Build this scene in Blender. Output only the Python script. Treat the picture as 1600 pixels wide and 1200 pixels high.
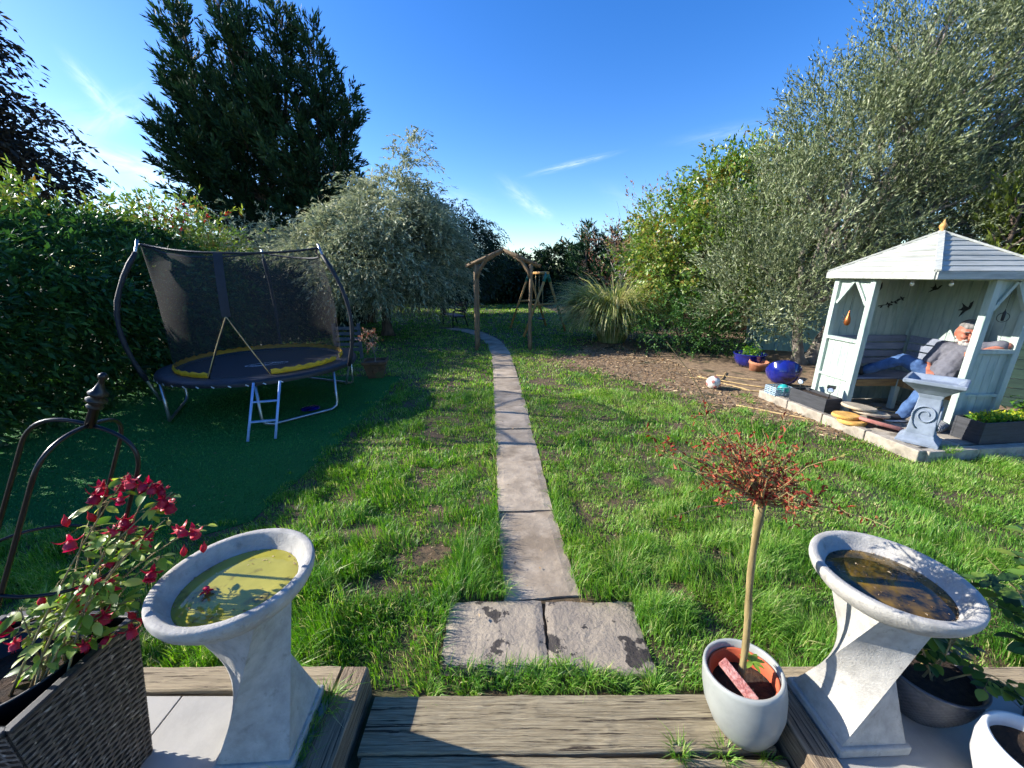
import bpy, math, random
import numpy as np
from mathutils import Vector, Matrix, Quaternion

for o in list(bpy.data.objects):
    bpy.data.objects.remove(o, do_unlink=True)
S = bpy.context.scene
R = math.radians

# ------------------------------------------------------------------ camera
cam = bpy.data.cameras.new('camera')
cam.sensor_width = 36.0
cam.lens = 13.5
cam.clip_start = 0.02
cam.clip_end = 2000.0
camo = bpy.data.objects.new('camera', cam)
S.collection.objects.link(camo)
camo.location = (0, 0, 1.87)
camo.rotation_euler = (R(90 - 16), 0, 0)
S.camera = camo

# ------------------------------------------------------------------ light
SUN_EL = 26.0
SUN_DIR = Vector((-1.0, 0.17, 0)).normalized() * math.cos(R(SUN_EL)) + Vector((0, 0, math.sin(R(SUN_EL))))
sl = bpy.data.lights.new('sun', 'SUN')
sl.energy = 5.0
sl.angle = R(0.5)
sl.color = (1.0, 0.95, 0.87)
so = bpy.data.objects.new('sun', sl)
S.collection.objects.link(so)
so.location = SUN_DIR * 60
so.rotation_euler = SUN_DIR.to_track_quat('Z', 'Y').to_euler()

w = bpy.data.worlds.new('World')
S.world = w
w.use_nodes = True
wn, wl = w.node_tree.nodes, w.node_tree.links
wn.clear()
wout = wn.new('ShaderNodeOutputWorld')
bg = wn.new('ShaderNodeBackground')
bg.inputs['Strength'].default_value = 0.13
sky = wn.new('ShaderNodeTexSky')
sky.sky_type = 'NISHITA'
sky.sun_disc = False
sky.sun_elevation = R(SUN_EL)
sky.sun_rotation = math.atan2(SUN_DIR.x, SUN_DIR.y)
sky.altitude = 50
sky.air_density = 1.0
sky.dust_density = 0.35
sky.ozone_density = 3.0
# thin cirrus: each wisp is a soft patch of stretched noise at a direction in the sky
tc = wn.new('ShaderNodeTexCoord')
sep = wn.new('ShaderNodeSeparateXYZ'); wl.new(tc.outputs['Generated'], sep.inputs[0])
def wmath(op, a, b):
    n = wn.new('ShaderNodeMath'); n.operation = op
    for i, x in enumerate((a, b)):
        if isinstance(x, (int, float)): n.inputs[i].default_value = x
        else: wl.new(x, n.inputs[i])
    return n.outputs[0]
ymax = wmath('MAXIMUM', sep.outputs['Y'], 0.05)
comb = wn.new('ShaderNodeCombineXYZ')
wl.new(wmath('DIVIDE', sep.outputs['X'], ymax), comb.inputs[0])
wl.new(wmath('DIVIDE', sep.outputs['Z'], ymax), comb.inputs[1])
acc = None
for (px, py, rot, sx, sy, amp, nsc) in [
        (-.93, .395, -50, .12, .035, .42, 3), (-.90, .345, 25, .16, .05, .34, 3), (-1.02, .33, 5, .3, .07, .22, 2),
        (-.86, .235, -17, .24, .05, .75, 3), (-1.0, .27, -30, .15, .05, .4, 3), (-.70, .10, -10, .3, .09, .5, 2),
        (.138, .245, 13, .15, .012, .42, 6), (.03, .17, -35, .11, .035, .3, 4), (-.13, .165, -10, .12, .045, .26, 3),
        (.07, .145, -20, .05, .02, .3, 5), (.5, .31, 10, .2, .03, .16, 3), (.3, .16, -20, .15, .05, .12, 3)]:
    mp = wn.new('ShaderNodeMapping'); mp.vector_type = 'TEXTURE'
    mp.inputs['Location'].default_value = (px, py, 0)
    mp.inputs['Rotation'].default_value = (0, 0, R(rot))
    mp.inputs['Scale'].default_value = (sx, sy, 1)
    wl.new(comb.outputs[0], mp.inputs['Vector'])
    gr = wn.new('ShaderNodeTexGradient'); gr.gradient_type = 'QUADRATIC_SPHERE'
    wl.new(mp.outputs[0], gr.inputs[0])
    nz = wn.new('ShaderNodeTexNoise'); nz.inputs['Scale'].default_value = nsc * .6
    nz.inputs['Detail'].default_value = 5; nz.inputs['Roughness'].default_value = .6
    nz.inputs['Distortion'].default_value = .6
    wl.new(mp.outputs[0], nz.inputs['Vector'])
    mr = wn.new('ShaderNodeMapRange'); mr.inputs[1].default_value = .32; mr.inputs[2].default_value = .72
    wl.new(nz.outputs['Fac'], mr.inputs[0])
    v = wmath('MULTIPLY', wmath('MULTIPLY', gr.outputs['Fac'], mr.outputs[0]), amp * 1.5)
    acc = v if acc is None else wmath('ADD', acc, v)
acc = wmath('MINIMUM', acc, .8)
mix = wn.new('ShaderNodeMix'); mix.data_type = 'RGBA'
wl.new(acc, mix.inputs[0])
hs = wn.new('ShaderNodeHueSaturation'); hs.inputs['Saturation'].default_value = 1.34; hs.inputs['Value'].default_value = 1.0; hs.inputs['Hue'].default_value = .514
wl.new(sky.outputs[0], hs.inputs['Color'])
wl.new(hs.outputs[0], mix.inputs[6])
mix.inputs[7].default_value = (5.4, 6.0, 6.6, 1)
wl.new(mix.outputs[2], bg.inputs['Color'])
wl.new(bg.outputs[0], wout.inputs[0])

S.view_settings.view_transform = 'Standard'
S.view_settings.look = 'None'
S.view_settings.exposure = 1.1
S.view_settings.gamma = 1.0
S.view_settings.use_curve_mapping = False
S.render.engine = 'CYCLES'
S.cycles.use_denoising = True
S.cycles.use_adaptive_sampling = True
S.cycles.adaptive_threshold = 0.03
S.cycles.use_light_tree = False
S.cycles.max_bounces = 4
S.cycles.diffuse_bounces = 2
S.cycles.glossy_bounces = 2
S.cycles.transmission_bounces = 3
S.cycles.transparent_max_bounces = 12
S.cycles.caustics_reflective = False
S.cycles.caustics_refractive = False
S.cycles.sample_clamp_indirect = 6.0

# ------------------------------------------------------------------ helpers
def hx(s):
    s = s.lstrip('#')
    return tuple((lambda c: c / 12.92 if c <= .04045 else ((c + .055) / 1.055) ** 2.4)(int(s[i:i + 2], 16) / 255) for i in (0, 2, 4))

def pm(name, c1, c2=None, scale=8.0, rough=.7, bump=.0, stretch=(1, 1, 1), detail=6.0, metal=0.0, spec=.5, bscale=None,
       lo=.35, hi=.65, c3=None, s3=2.0, t3=(.55, .62), coat=0.0, bdist=.01, objrand=0.0, rvar=0.0):
    """Procedural surface: noise between two colours, an optional third colour in blotches, and a bump."""
    m = bpy.data.materials.new(name); m.use_nodes = True
    n, l = m.node_tree.nodes, m.node_tree.links
    b = n['Principled BSDF']
    b.inputs['Roughness'].default_value = rough
    b.inputs['Metallic'].default_value = metal
    b.inputs['Specular IOR Level'].default_value = spec
    b.inputs['Coat Weight'].default_value = coat
    c2 = c2 or c1
    t = n.new('ShaderNodeTexCoord')
    mp = n.new('ShaderNodeMapping'); mp.inputs['Scale'].default_value = stretch
    l.new(t.outputs['Object'], mp.inputs['Vector'])
    vec = mp.outputs[0]
    oi = None
    if objrand:
        oi = n.new('ShaderNodeObjectInfo')
        ad = n.new('ShaderNodeVectorMath'); ad.operation = 'ADD'
        sc = n.new('ShaderNodeVectorMath'); sc.operation = 'SCALE'
        cb = n.new('ShaderNodeCombineXYZ')
        for i in range(3): l.new(oi.outputs['Random'], cb.inputs[i])
        sc.inputs['Scale'].default_value = 37.0
        l.new(cb.outputs[0], sc.inputs[0]); l.new(vec, ad.inputs[0]); l.new(sc.outputs[0], ad.inputs[1])
        vec = ad.outputs[0]
    nz = n.new('ShaderNodeTexNoise')
    nz.inputs['Scale'].default_value = scale; nz.inputs['Detail'].default_value = detail; nz.inputs['Roughness'].default_value = .62
    l.new(vec, nz.inputs['Vector'])
    cr = n.new('ShaderNodeValToRGB')
    cr.color_ramp.elements[0].position = lo; cr.color_ramp.elements[0].color = (*c1, 1)
    cr.color_ramp.elements[1].position = hi; cr.color_ramp.elements[1].color = (*c2, 1)
    l.new(nz.outputs['Fac'], cr.inputs[0])
    col = cr.outputs[0]
    if c3:
        n3 = n.new('ShaderNodeTexNoise'); n3.inputs['Scale'].default_value = s3; n3.inputs['Detail'].default_value = 7
        n3.inputs['Roughness'].default_value = .6
        l.new(vec, n3.inputs['Vector'])
        m3 = n.new('ShaderNodeMapRange'); m3.inputs[1].default_value = t3[0]; m3.inputs[2].default_value = t3[1]
        l.new(n3.outputs['Fac'], m3.inputs[0])
        mx = n.new('ShaderNodeMix'); mx.data_type = 'RGBA'
        l.new(m3.outputs[0], mx.inputs[0]); l.new(col, mx.inputs[6]); mx.inputs[7].default_value = (*c3, 1)
        col = mx.outputs[2]
    if objrand:
        hv = n.new('ShaderNodeHueSaturation')
        mr = n.new('ShaderNodeMapRange'); mr.inputs[3].default_value = 1 - objrand; mr.inputs[4].default_value = 1 + objrand
        l.new(oi.outputs['Random'], mr.inputs[0]); l.new(mr.outputs[0], hv.inputs['Value']); l.new(col, hv.inputs['Color'])
        col = hv.outputs[0]
    l.new(col, b.inputs['Base Color'])
    if rvar:
        mr = n.new('ShaderNodeMapRange'); mr.inputs[3].default_value = rough - rvar; mr.inputs[4].default_value = rough + rvar
        l.new(nz.outputs['Fac'], mr.inputs[0]); l.new(mr.outputs[0], b.inputs['Roughness'])
    if bump:
        nb = nz
        if bscale:
            nb = n.new('ShaderNodeTexNoise'); nb.inputs['Scale'].default_value = bscale; nb.inputs['Detail'].default_value = 8
            nb.inputs['Roughness'].default_value = .65
            l.new(vec, nb.inputs['Vector'])
        bp = n.new('ShaderNodeBump'); bp.inputs['Strength'].default_value = bump; bp.inputs['Distance'].default_value = bdist
        l.new(nb.outputs['Fac'], bp.inputs['Height']); l.new(bp.outputs[0], b.inputs['Normal'])
    return m

def leafmat(name, cols, trans=.35, rough=.45, spec=.4, tcol=None, objrand=False):
    """Leaf: colour picked per leaf from a ramp, light let through from behind."""
    m = bpy.data.materials.new(name); m.use_nodes = True
    n, l = m.node_tree.nodes, m.node_tree.links
    b = n['Principled BSDF']; out = n['Material Output']
    b.inputs['Roughness'].default_value = rough; b.inputs['Specular IOR Level'].default_value = spec
    if objrand:
        a = n.new('ShaderNodeObjectInfo'); f = a.outputs['Random']
    else:
        a = n.new('ShaderNodeAttribute'); a.attribute_name = 'rnd'; f = a.outputs['Fac']
    cr = n.new('ShaderNodeValToRGB')
    e = cr.color_ramp.elements
    while len(e) < len(cols): e.new(.5)
    for i, c in enumerate(cols):
        e[i].position = i / max(1, len(cols) - 1); e[i].color = (*c, 1)
    l.new(f, cr.inputs[0]); l.new(cr.outputs[0], b.inputs['Base Color'])
    tr = n.new('ShaderNodeBsdfTranslucent')
    hv = n.new('ShaderNodeHueSaturation'); hv.inputs['Saturation'].default_value = 1.15; hv.inputs['Value'].default_value = 1.35
    hv.inputs['Hue'].default_value = .49
    l.new(cr.outputs[0], hv.inputs['Color']); l.new(hv.outputs[0], tr.inputs['Color'])
    mx = n.new('ShaderNodeMixShader'); mx.inputs[0].default_value = trans
    l.new(b.outputs[0], mx.inputs[1]); l.new(tr.outputs[0], mx.inputs[2]); l.new(mx.outputs[0], out.inputs['Surface'])
    return m

def tag(o, label=None, cat=None, group=None, kind=None):
    if label: o['label'] = label
    if cat: o['category'] = cat
    if group: o['group'] = group
    if kind: o['kind'] = kind
    return o

def link(o, parent=None):
    S.collection.objects.link(o)
    if parent: o.parent = parent
    return o

def thing(name, label, cat, loc=(0, 0, 0), rz=0.0, group=None, rot=None):
    o = bpy.data.objects.new(name, None); link(o)
    o.empty_display_size = .1
    o.location = loc
    o.rotation_euler = rot if rot else (0, 0, rz)
    return tag(o, label, cat, group)

def from_arrays(name, V, F, mats, smooth=False, rnd=None, uv=None):
    """Mesh from a vertex array and a uniform face array (tris or quads)."""
    me = bpy.data.meshes.new(name)
    V = np.asarray(V, np.float32); F = np.asarray(F, np.int32)
    k = F.shape[1]
    me.vertices.add(len(V)); me.vertices.foreach_set('co', V.ravel())
    me.loops.add(F.size); me.loops.foreach_set('vertex_index', F.ravel())
    me.polygons.add(len(F)); me.polygons.foreach_set('loop_start', np.arange(0, F.size, k, dtype=np.int32))
    me.polygons.foreach_set('loop_total', np.full(len(F), k, np.int32))
    if smooth: me.polygons.foreach_set('use_smooth', np.ones(len(F), bool))
    if rnd is not None:
        at = me.attributes.new('rnd', 'FLOAT', 'POINT'); at.data.foreach_set('value', np.asarray(rnd, np.float32))
    me.update(calc_edges=True)
    me.validate()
    for m in (mats if isinstance(mats, (list, tuple)) else [mats]): me.materials.append(m)
    return me

def frame_of(d):
    d = Vector(d).normalized()
    a = Vector((0, 0, 1)) if abs(d.z) < .95 else Vector((1, 0, 0))
    s = d.cross(a).normalized()
    return s, s.cross(d).normalized()

class MB:
    """Collects shapes; build() links them as one mesh object."""
    def __init__(self): self.v = []; self.f = []; self.mi = []; self.sm = []
    def add(self, v, f, mi=0, smooth=False):
        o = len(self.v); self.v += [tuple(p) for p in v]
        self.f += [tuple(i + o for i in q) for q in f]
        self.mi += [mi] * len(f); self.sm += [smooth] * len(f)
        return self
    def box(self, c, s, rot=None, mi=0):
        M = rot.to_matrix() if rot is not None and not isinstance(rot, Matrix) else (rot or Matrix.Identity(3))
        c = Vector(c)
        v = [c + M @ Vector((x * s[0] / 2, y * s[1] / 2, z * s[2] / 2)) for x in (-1, 1) for y in (-1, 1) for z in (-1, 1)]
        return self.add(v, [(0, 1, 3, 2), (4, 6, 7, 5), (0, 4, 5, 1), (2, 3, 7, 6), (0, 2, 6, 4), (1, 5, 7, 3)], mi)
    def bar(self, a, b, wd, th, mi=0, up=(0, 0, 1)):
        a, b = Vector(a), Vector(b); d = (b - a); L = d.length; d.normalize()
        u = Vector(up); s = d.cross(u)
        if s.length < 1e-4: s = d.cross(Vector((1, 0, 0)))
        s.normalize(); u = s.cross(d)
        return self.box((a + b) / 2, (L, wd, th), Matrix((d, s, u)).transposed(), mi)
    def tube(self, pts, r, n=8, mi=0, cap=True, smooth=True):
        pts = [Vector(p) for p in pts]; m = len(pts)
        r = [r] * m if isinstance(r, (int, float)) else list(r)
        v = []; s = None
        for i, p in enumerate(pts):
            t = (pts[min(i + 1, m - 1)] - pts[max(i - 1, 0)])
            t = t.normalized() if t.length > 1e-9 else Vector((0, 0, 1))
            if s is None: s, _ = frame_of(t)
            s = (s - t * s.dot(t)).normalized(); u = t.cross(s)
            for k in range(n):
                a = 2 * math.pi * k / n
                v.append(p + (s * math.cos(a) + u * math.sin(a)) * r[i])
        f = [(i * n + k, i * n + (k + 1) % n, (i + 1) * n + (k + 1) % n, (i + 1) * n + k) for i in range(m - 1) for k in range(n)]
        self.add(v, f, mi, smooth)
        if cap:
            o = len(self.v) - len(v)
            self.f += [tuple(o + k for k in reversed(range(n))), tuple(o + (m - 1) * n + k for k in range(n))]
            self.mi += [mi] * 2; self.sm += [False] * 2
        return self
    def lathe(self, prof, n=32, c=(0, 0, 0), mi=0, smooth=True, fn=None):
        v = []
        for (r, z) in prof:
            for k in range(n):
                a = 2 * math.pi * k / n
                rr = r + (fn(a, z) if fn else 0)
                v.append((c[0] + rr * math.cos(a), c[1] + rr * math.sin(a), c[2] + z))
        m = len(prof)
        f = [(i * n + k, i * n + (k + 1) % n, (i + 1) * n + (k + 1) % n, (i + 1) * n + k) for i in range(m - 1) for k in range(n)]
        return self.add(v, f, mi, smooth)
    def disc(self, c, r, n=32, mi=0, th=None):
        v = [(c[0] + r * math.cos(2 * math.pi * k / n), c[1] + r * math.sin(2 * math.pi * k / n), c[2]) for k in range(n)]
        return self.add(v, [tuple(range(n))], mi)
    def prism(self, poly, M, th, mi=0):
        """Outline in the local xy plane of M given a thickness th along local z."""
        n = len(poly)
        v = [M @ Vector((x, y, z)) for z in (-th / 2, th / 2) for (x, y) in poly]
        f = [tuple(reversed(range(n))), tuple(range(n, 2 * n))] + [(k, (k + 1) % n, n + (k + 1) % n, n + k) for k in range(n)]
        return self.add(v, f, mi)
    def build(self, name, mats, parent=None, off=None, bevel=0, loc=None, subsurf=0):
        off = Vector(off) if off is not None else Vector((0, 0, 0))
        me = bpy.data.meshes.new(name)
        me.from_pydata([tuple(Vector(p) - off) for p in self.v], [], self.f)
        for m in (mats if isinstance(mats, (list, tuple)) else [mats]): me.materials.append(m)
        me.polygons.foreach_set('material_index', self.mi)
        me.polygons.foreach_set('use_smooth', self.sm)
        me.update()
        o = bpy.data.objects.new(name, me); link(o, parent)
        if loc is not None: o.location = loc
        if bevel:
            b = o.modifiers.new('bevel', 'BEVEL'); b.width = bevel; b.segments = 2; b.limit_method = 'ANGLE'; b.angle_limit = R(40)
        if subsurf:
            b = o.modifiers.new('sub', 'SUBSURF'); b.levels = b.render_levels = subsurf
        return o

def copy_tree(o, parent=None):
    c = o.copy(); S.collection.objects.link(c)
    if parent is not None: c.parent = parent
    for ch in [x for x in bpy.data.objects if x.parent == o]:
        copy_tree(ch, c)
    return c

def mesh_obj(name, me, parent=None, loc=(0, 0, 0), rot=(0, 0, 0), scale=(1, 1, 1), mat=None):
    o = bpy.data.objects.new(name, me); link(o, parent)
    o.location = loc; o.rotation_euler = rot; o.scale = scale if not isinstance(scale, (int, float)) else (scale,) * 3
    return o

# value noise for layouts
_rg = np.random.default_rng(11)
_lat = _rg.random((256, 256))
def vnoise(x, y, s=1.0, seed=0):
    x = np.asarray(x, float) * s + seed * 17.31; y = np.asarray(y, float) * s + seed * 9.77
    xi, yi = np.floor(x).astype(int), np.floor(y).astype(int)
    fx, fy = x - xi, y - yi
    fx, fy = fx * fx * (3 - 2 * fx), fy * fy * (3 - 2 * fy)
    g = lambda a, b: _lat[a % 256, b % 256]
    return (g(xi, yi) * (1 - fx) + g(xi + 1, yi) * fx) * (1 - fy) + (g(xi, yi + 1) * (1 - fx) + g(xi + 1, yi + 1) * fx) * fy

def nrm(a): return a / np.maximum(np.linalg.norm(a, axis=-1, keepdims=True), 1e-9)

def blades(P, h, wd, lean, az, rng):
    """Curved grass blades: three triangles each."""
    n = len(P)
    d = np.stack([np.cos(az), np.sin(az), np.zeros(n)], 1)
    fa = az + np.pi / 2 + rng.normal(0, .5, n)
    s = np.stack([np.cos(fa), np.sin(fa), np.zeros(n)], 1) * (wd / 2)[:, None]
    up = np.array([0, 0, 1.0])
    mid = P + up * (h * .55)[:, None] + d * (h * lean * .3)[:, None]
    tip = P + up * (h * np.clip(1 - .35 * lean ** 2, .25, 1))[:, None] + d * (h * lean)[:, None]
    V = np.stack([P - s, P + s, mid + s * .75, mid - s * .75, tip], 1).reshape(-1, 3)
    b = (np.arange(n) * 5)[:, None]
    F = np.concatenate([b + [0, 1, 2], b + [0, 2, 3], b + [3, 2, 4]], 0)
    return V, F

def leaves(P, D, N, l, wd, fold=.15):
    """Kite leaves: two triangles each, folded along the midrib."""
    n = len(P)
    D = nrm(D); sd = nrm(np.cross(D, N)); N = np.cross(sd, D)
    l = np.broadcast_to(l, (n,))[:, None]; wd = np.broadcast_to(wd, (n,))[:, None]
    m = P + D * l * .45 + N * wd * fold
    V = np.stack([P, m + sd * wd / 2, P + D * l, m - sd * wd / 2], 1).reshape(-1, 3)
    b = (np.arange(n) * 4)[:, None]
    return V, np.concatenate([b + [0, 1, 2], b + [0, 2, 3]], 0)

def twig_leaves(P0, D, L, K, ll, lw, droop, spread, rng, upbias=.5, jit=.35, lvar=.5):
    """Leaves set along curved twigs."""
    n = len(P0); D = nrm(D)
    L = np.broadcast_to(L, (n,))
    s = (np.arange(K)[None, :] + rng.random((n, K))) / K
    s = .12 + .88 * s
    dr = np.broadcast_to(droop, (n,))
    P = P0[:, None] + D[:, None] * (L[:, None] * s)[..., None]
    P[..., 2] -= dr[:, None] * L[:, None] * s ** 2
    T = np.repeat(D[:, None], K, 1).copy(); T[..., 2] -= 2 * dr[:, None] * s
    P = P.reshape(-1, 3); T = nrm(T.reshape(-1, 3)); s = s.reshape(-1)
    r = rng.normal(size=P.shape)
    perp = nrm(np.cross(T, r))
    sp = spread * (1 - .5 * s)[:, None]
    d = nrm(T * np.cos(sp) + perp * np.sin(sp) + rng.normal(0, jit * .3, P.shape))
    N = rng.normal(size=P.shape) * (1 - upbias); N[:, 2] += upbias
    m = len(P)
    l = ll * (1 + rng.uniform(-lvar, lvar, m)); wv = lw * (1 + rng.uniform(-lvar, lvar, m))
    return P, d, N, l, wv

def crown_points(E, n, rng, inner=.45):
    """Clump centres spread through a set of ellipsoids, denser towards their skins."""
    E = [(np.array(c, float), np.array(r, float)) for c, r in E]
    vol = np.array([np.prod(r) ** .75 for _, r in E]); vol /= vol.sum()
    P, O = [], []
    for (c, r), k in zip(E, rng.multinomial(n, vol)):
        d = nrm(rng.normal(size=(k, 3)))
        rad = inner + (1 - inner) * rng.random(k) ** .55
        P.append(c + d * r * rad[:, None]); O.append(nrm(d / r))
    return np.concatenate(P), np.concatenate(O)

def leaf_object(name, V, F, mat, rng, parent=None, per=4, off=(0, 0, 0), rnd=None):
    n = len(V) // per
    rv = rng.random(n) if rnd is None else rnd
    me = from_arrays(name, V - np.array(off), F, mat, rnd=np.repeat(rv, per))
    o = bpy.data.objects.new(name, me); link(o, parent)
    return o

def limb(a, b, r0, r1, rng, seg=6, wob=.06, sag=0.0):
    a, b = np.array(a, float), np.array(b, float)
    L = np.linalg.norm(b - a)
    pts, rad = [], []
    o = rng.normal(size=3) * L * wob
    for i in range(seg + 1):
        s = i / seg
        p = a + (b - a) * s + o * math.sin(math.pi * s) + rng.normal(size=3) * L * wob * .15 * (0 < s < 1)
        p[2] += sag * L * math.sin(math.pi * s)
        pts.append(p); rad.append(r0 + (r1 - r0) * s ** .8)
    return pts, rad

def G(x, y, t): return x + (y - x) * t
# ------------------------------------------------------------------ materials of the setting
M = {}
M['soil'] = pm('soil', hx('#6c5742'), hx('#9a8263'), 9, .95, .6, bscale=60, c3=hx('#3c3a1e'), s3=1.3, bdist=.02)
M['thatch'] = pm('thatch', hx('#3a3320'), hx('#6e583f'), 14, .95, .5, bscale=70, c3=hx('#34441c'), s3=2.2, t3=(.5, .62), bdist=.02)
M['turf'] = pm('turf', hx('#2a662c'), hx('#3c8236'), 60, .85, .9, bscale=420, c3=hx('#2c6a30'), s3=.7, t3=(.4, .7), bdist=.012, spec=.2)
M['slab'] = pm('slab', hx('#8d7f6c'), hx('#b0a08a'), 4, .85, .55, detail=11, bscale=9, stretch=(1, 1.3, 1), c3=hx('#7f705c'), s3=2.6, t3=(.5, .66), bdist=.02, objrand=.16)
M['slabwet'] = pm('slabwet', hx('#83786a'), hx('#a39580'), 5, .66, .8, detail=11, bscale=6, c3=hx('#3d362f'), s3=5.5, t3=(.565, .585), bdist=.035, objrand=.05, rvar=.15)
M['tile'] = pm('tile', hx('#96938b'), hx('#aaa69d'), 5, .6, .12, detail=8, bscale=30, c3=hx('#96928a'), s3=2.5, t3=(.5, .75))
M['sleeper'] = pm('sleeper', hx('#6e5d49'), hx('#a08d73'), 6, .9, .9, detail=11, stretch=(.55, 16, 16), bscale=8, c3=hx('#382d22'), s3=5, t3=(.55, .62), bdist=.02, objrand=.12)
M['sleeper2'] = pm('sleeper2', hx('#9a8a6e'), hx('#bfac8b'), 6, .9, .9, detail=11, stretch=(.55, 16, 16), bscale=8, c3=hx('#4e402e'), s3=5, t3=(.59, .64), bdist=.02, objrand=.10)
M['wetwood'] = pm('wetwood', hx('#857658'), hx('#c0b08e'), 9, .8, .9, detail=11, stretch=(.55, 17, 17), bscale=8, c3=hx('#3f3222'), s3=5, t3=(.58, .63), bdist=.03, objrand=.08)
M['kerb'] = pm('kerb', hx('#8c8375'), hx('#ada494'), 12, .9, .5, bscale=50, c3=hx('#7c7466'), s3=3)
M['grass'] = leafmat('grass', [hx('#3a6424'), hx('#568a33'), hx('#76a340'), hx('#9aba58'), hx('#cdc48e')], trans=.45, rough=.4, spec=.35)

# ------------------------------------------------------------------ ground
mb = MB(); mb.add([(-500, -60, 0), (500, -60, 0), (500, 900, 0), (-500, 900, 0)], [(0, 1, 2, 3)])
tag(mb.build('ground', M['thatch']), 'earth and thatch ground under the whole garden', 'ground', kind='structure')

# bare earth on the far right of the lawn, around the summerhouse and under the shrubs
EDGE = np.array([(3.0, 9.0), (3.6, 5.2), (4.2, 4.1), (4.9, 3.6), (5.9, 2.95), (6.6, 2.55), (7.3, 2.0), (7.8, 1.5), (8.3, 1.1), (8.9, 1.4), (9.6, 2.2), (10.6, 2.4), (12, 3.4), (16, 5.0), (24, 8.0)])
def soil_edge(y): return np.interp(y, EDGE[:, 0], EDGE[:, 1])
ys = np.linspace(3.3, 24, 90)
pl = [(float(soil_edge(y) - .25 + .35 * (vnoise(y, 0, 1.7) - .5)), float(y), .004) for y in ys]
mb = MB(); pr = [(14.0, float(y), .004) for y in ys]
n = len(pl); mb.add(pl + pr, [(i, n + i, n + i + 1, i + 1) for i in range(n - 1)])
tag(mb.build('bare_earth', M['soil']), 'bare brown earth between the lawn and the shrubs', 'earth', kind='structure')

# artificial turf under the trampoline
pl = [(-7.5, 2.35), (-2.35, 2.4), (-2.05, 2.6), (-1.98, 4.0), (-2.0, 5.5), (-2.1, 7.0), (-7.5, 7.1)]
mb = MB(); mb.add([(x, y, .008) for x, y in pl] + [(x, y, 0) for x, y in pl], [tuple(range(7))] + [(k + 7, (k + 1) % 7 + 7, (k + 1) % 7, k) for k in range(7)])
tag(mb.build('artificial_turf', M['turf']), 'dark green artificial turf laid under the trampoline', 'turf', kind='structure')

rng = np.random.default_rng(6); n = 38000
x = -5.9 + 3.95 * rng.random(n); y = 2.36 + 4.6 * rng.random(n)
k = (x < -2.02) & ~((x > -2.4) & (y < 2.42)); x, y = x[k], y[k]; n = len(x)
V, F = blades(np.stack([x, y, np.full(n, .007)], 1), rng.uniform(.010, .022, n), rng.uniform(.006, .012, n), rng.uniform(.2, 1.3, n), 1.1 + rng.normal(0, .8, n), rng)
M['pile'] = leafmat('pile', [hx('#28602a'), hx('#357634'), hx('#46883a'), hx('#5e984a')], trans=.2, rough=.55, spec=.3)
me = from_arrays('pile', V, F, M['pile'], rnd=np.repeat(np.clip(.45 + .5 * (vnoise(x, y, .8, 2) - .5) + rng.normal(0, .18, n), 0, 1), 5))
o = bpy.data.objects.new('pile', me); link(o, bpy.data.objects['artificial_turf']); o['kind'] = 'stuff'

# ------------------------------------------------------------------ paving
def rough_slab(name, cx, cy, wx, wy, z0, z1, rz, mat, parent, seed, amp=.004, nx=10, ny=8):
    """A riven paving stone: uneven top and chipped, irregular edges."""
    rg = np.random.default_rng(seed)
    V, F = [], []
    xs = np.linspace(-wx / 2, wx / 2, nx); yy = np.linspace(-wy / 2, wy / 2, ny)
    for j, y in enumerate(yy):
        for i, x in enumerate(xs):
            e = (i in (0, nx - 1)) or (j in (0, ny - 1))
            dx = (rg.normal() * .004 if i in (0, nx - 1) else 0); dy = (rg.normal() * .004 if j in (0, ny - 1) else 0)
            V.append((x + dx, y + dy, z1 + amp * (vnoise(x * 5 + seed, y * 5, 1) - .5) * 2 - (.007 if e else 0)))
    F = [(j * nx + i, j * nx + i + 1, (j + 1) * nx + i + 1, (j + 1) * nx + i) for j in range(ny - 1) for i in range(nx - 1)]
    ring = list(range(nx)) + [j * nx + nx - 1 for j in range(1, ny)] + list(range(ny * nx - 2, (ny - 1) * nx - 1, -1)) + [j * nx for j in range(ny - 2, 0, -1)]
    o = len(V); V += [(V[k][0] * 1.004, V[k][1] * 1.004, z0) for k in ring]
    m = len(ring)
    F += [(o + k, o + (k + 1) % m, ring[(k + 1) % m], ring[k]) for k in range(m)]
    b = MB(); b.add(V, F, smooth=False)
    ob = b.build(name, mat, parent)
    ob.location = (cx, cy, 0); ob.rotation_euler.z = rz
    return ob

path = tag(bpy.data.objects.new('garden_path', None), 'single line of riven stone slabs running down the lawn', 'path', kind='structure'); link(path)
rough_slab('slab', -.093, 1.605, .535, .435, -.02, .022, R(1), M['slabwet'], path, 3, .005, 14, 12)
rough_slab('slab', .448, 1.60, .515, .43, -.02, .024, R(-1), M['slabwet'], path, 4, .005, 14, 12)
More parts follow.
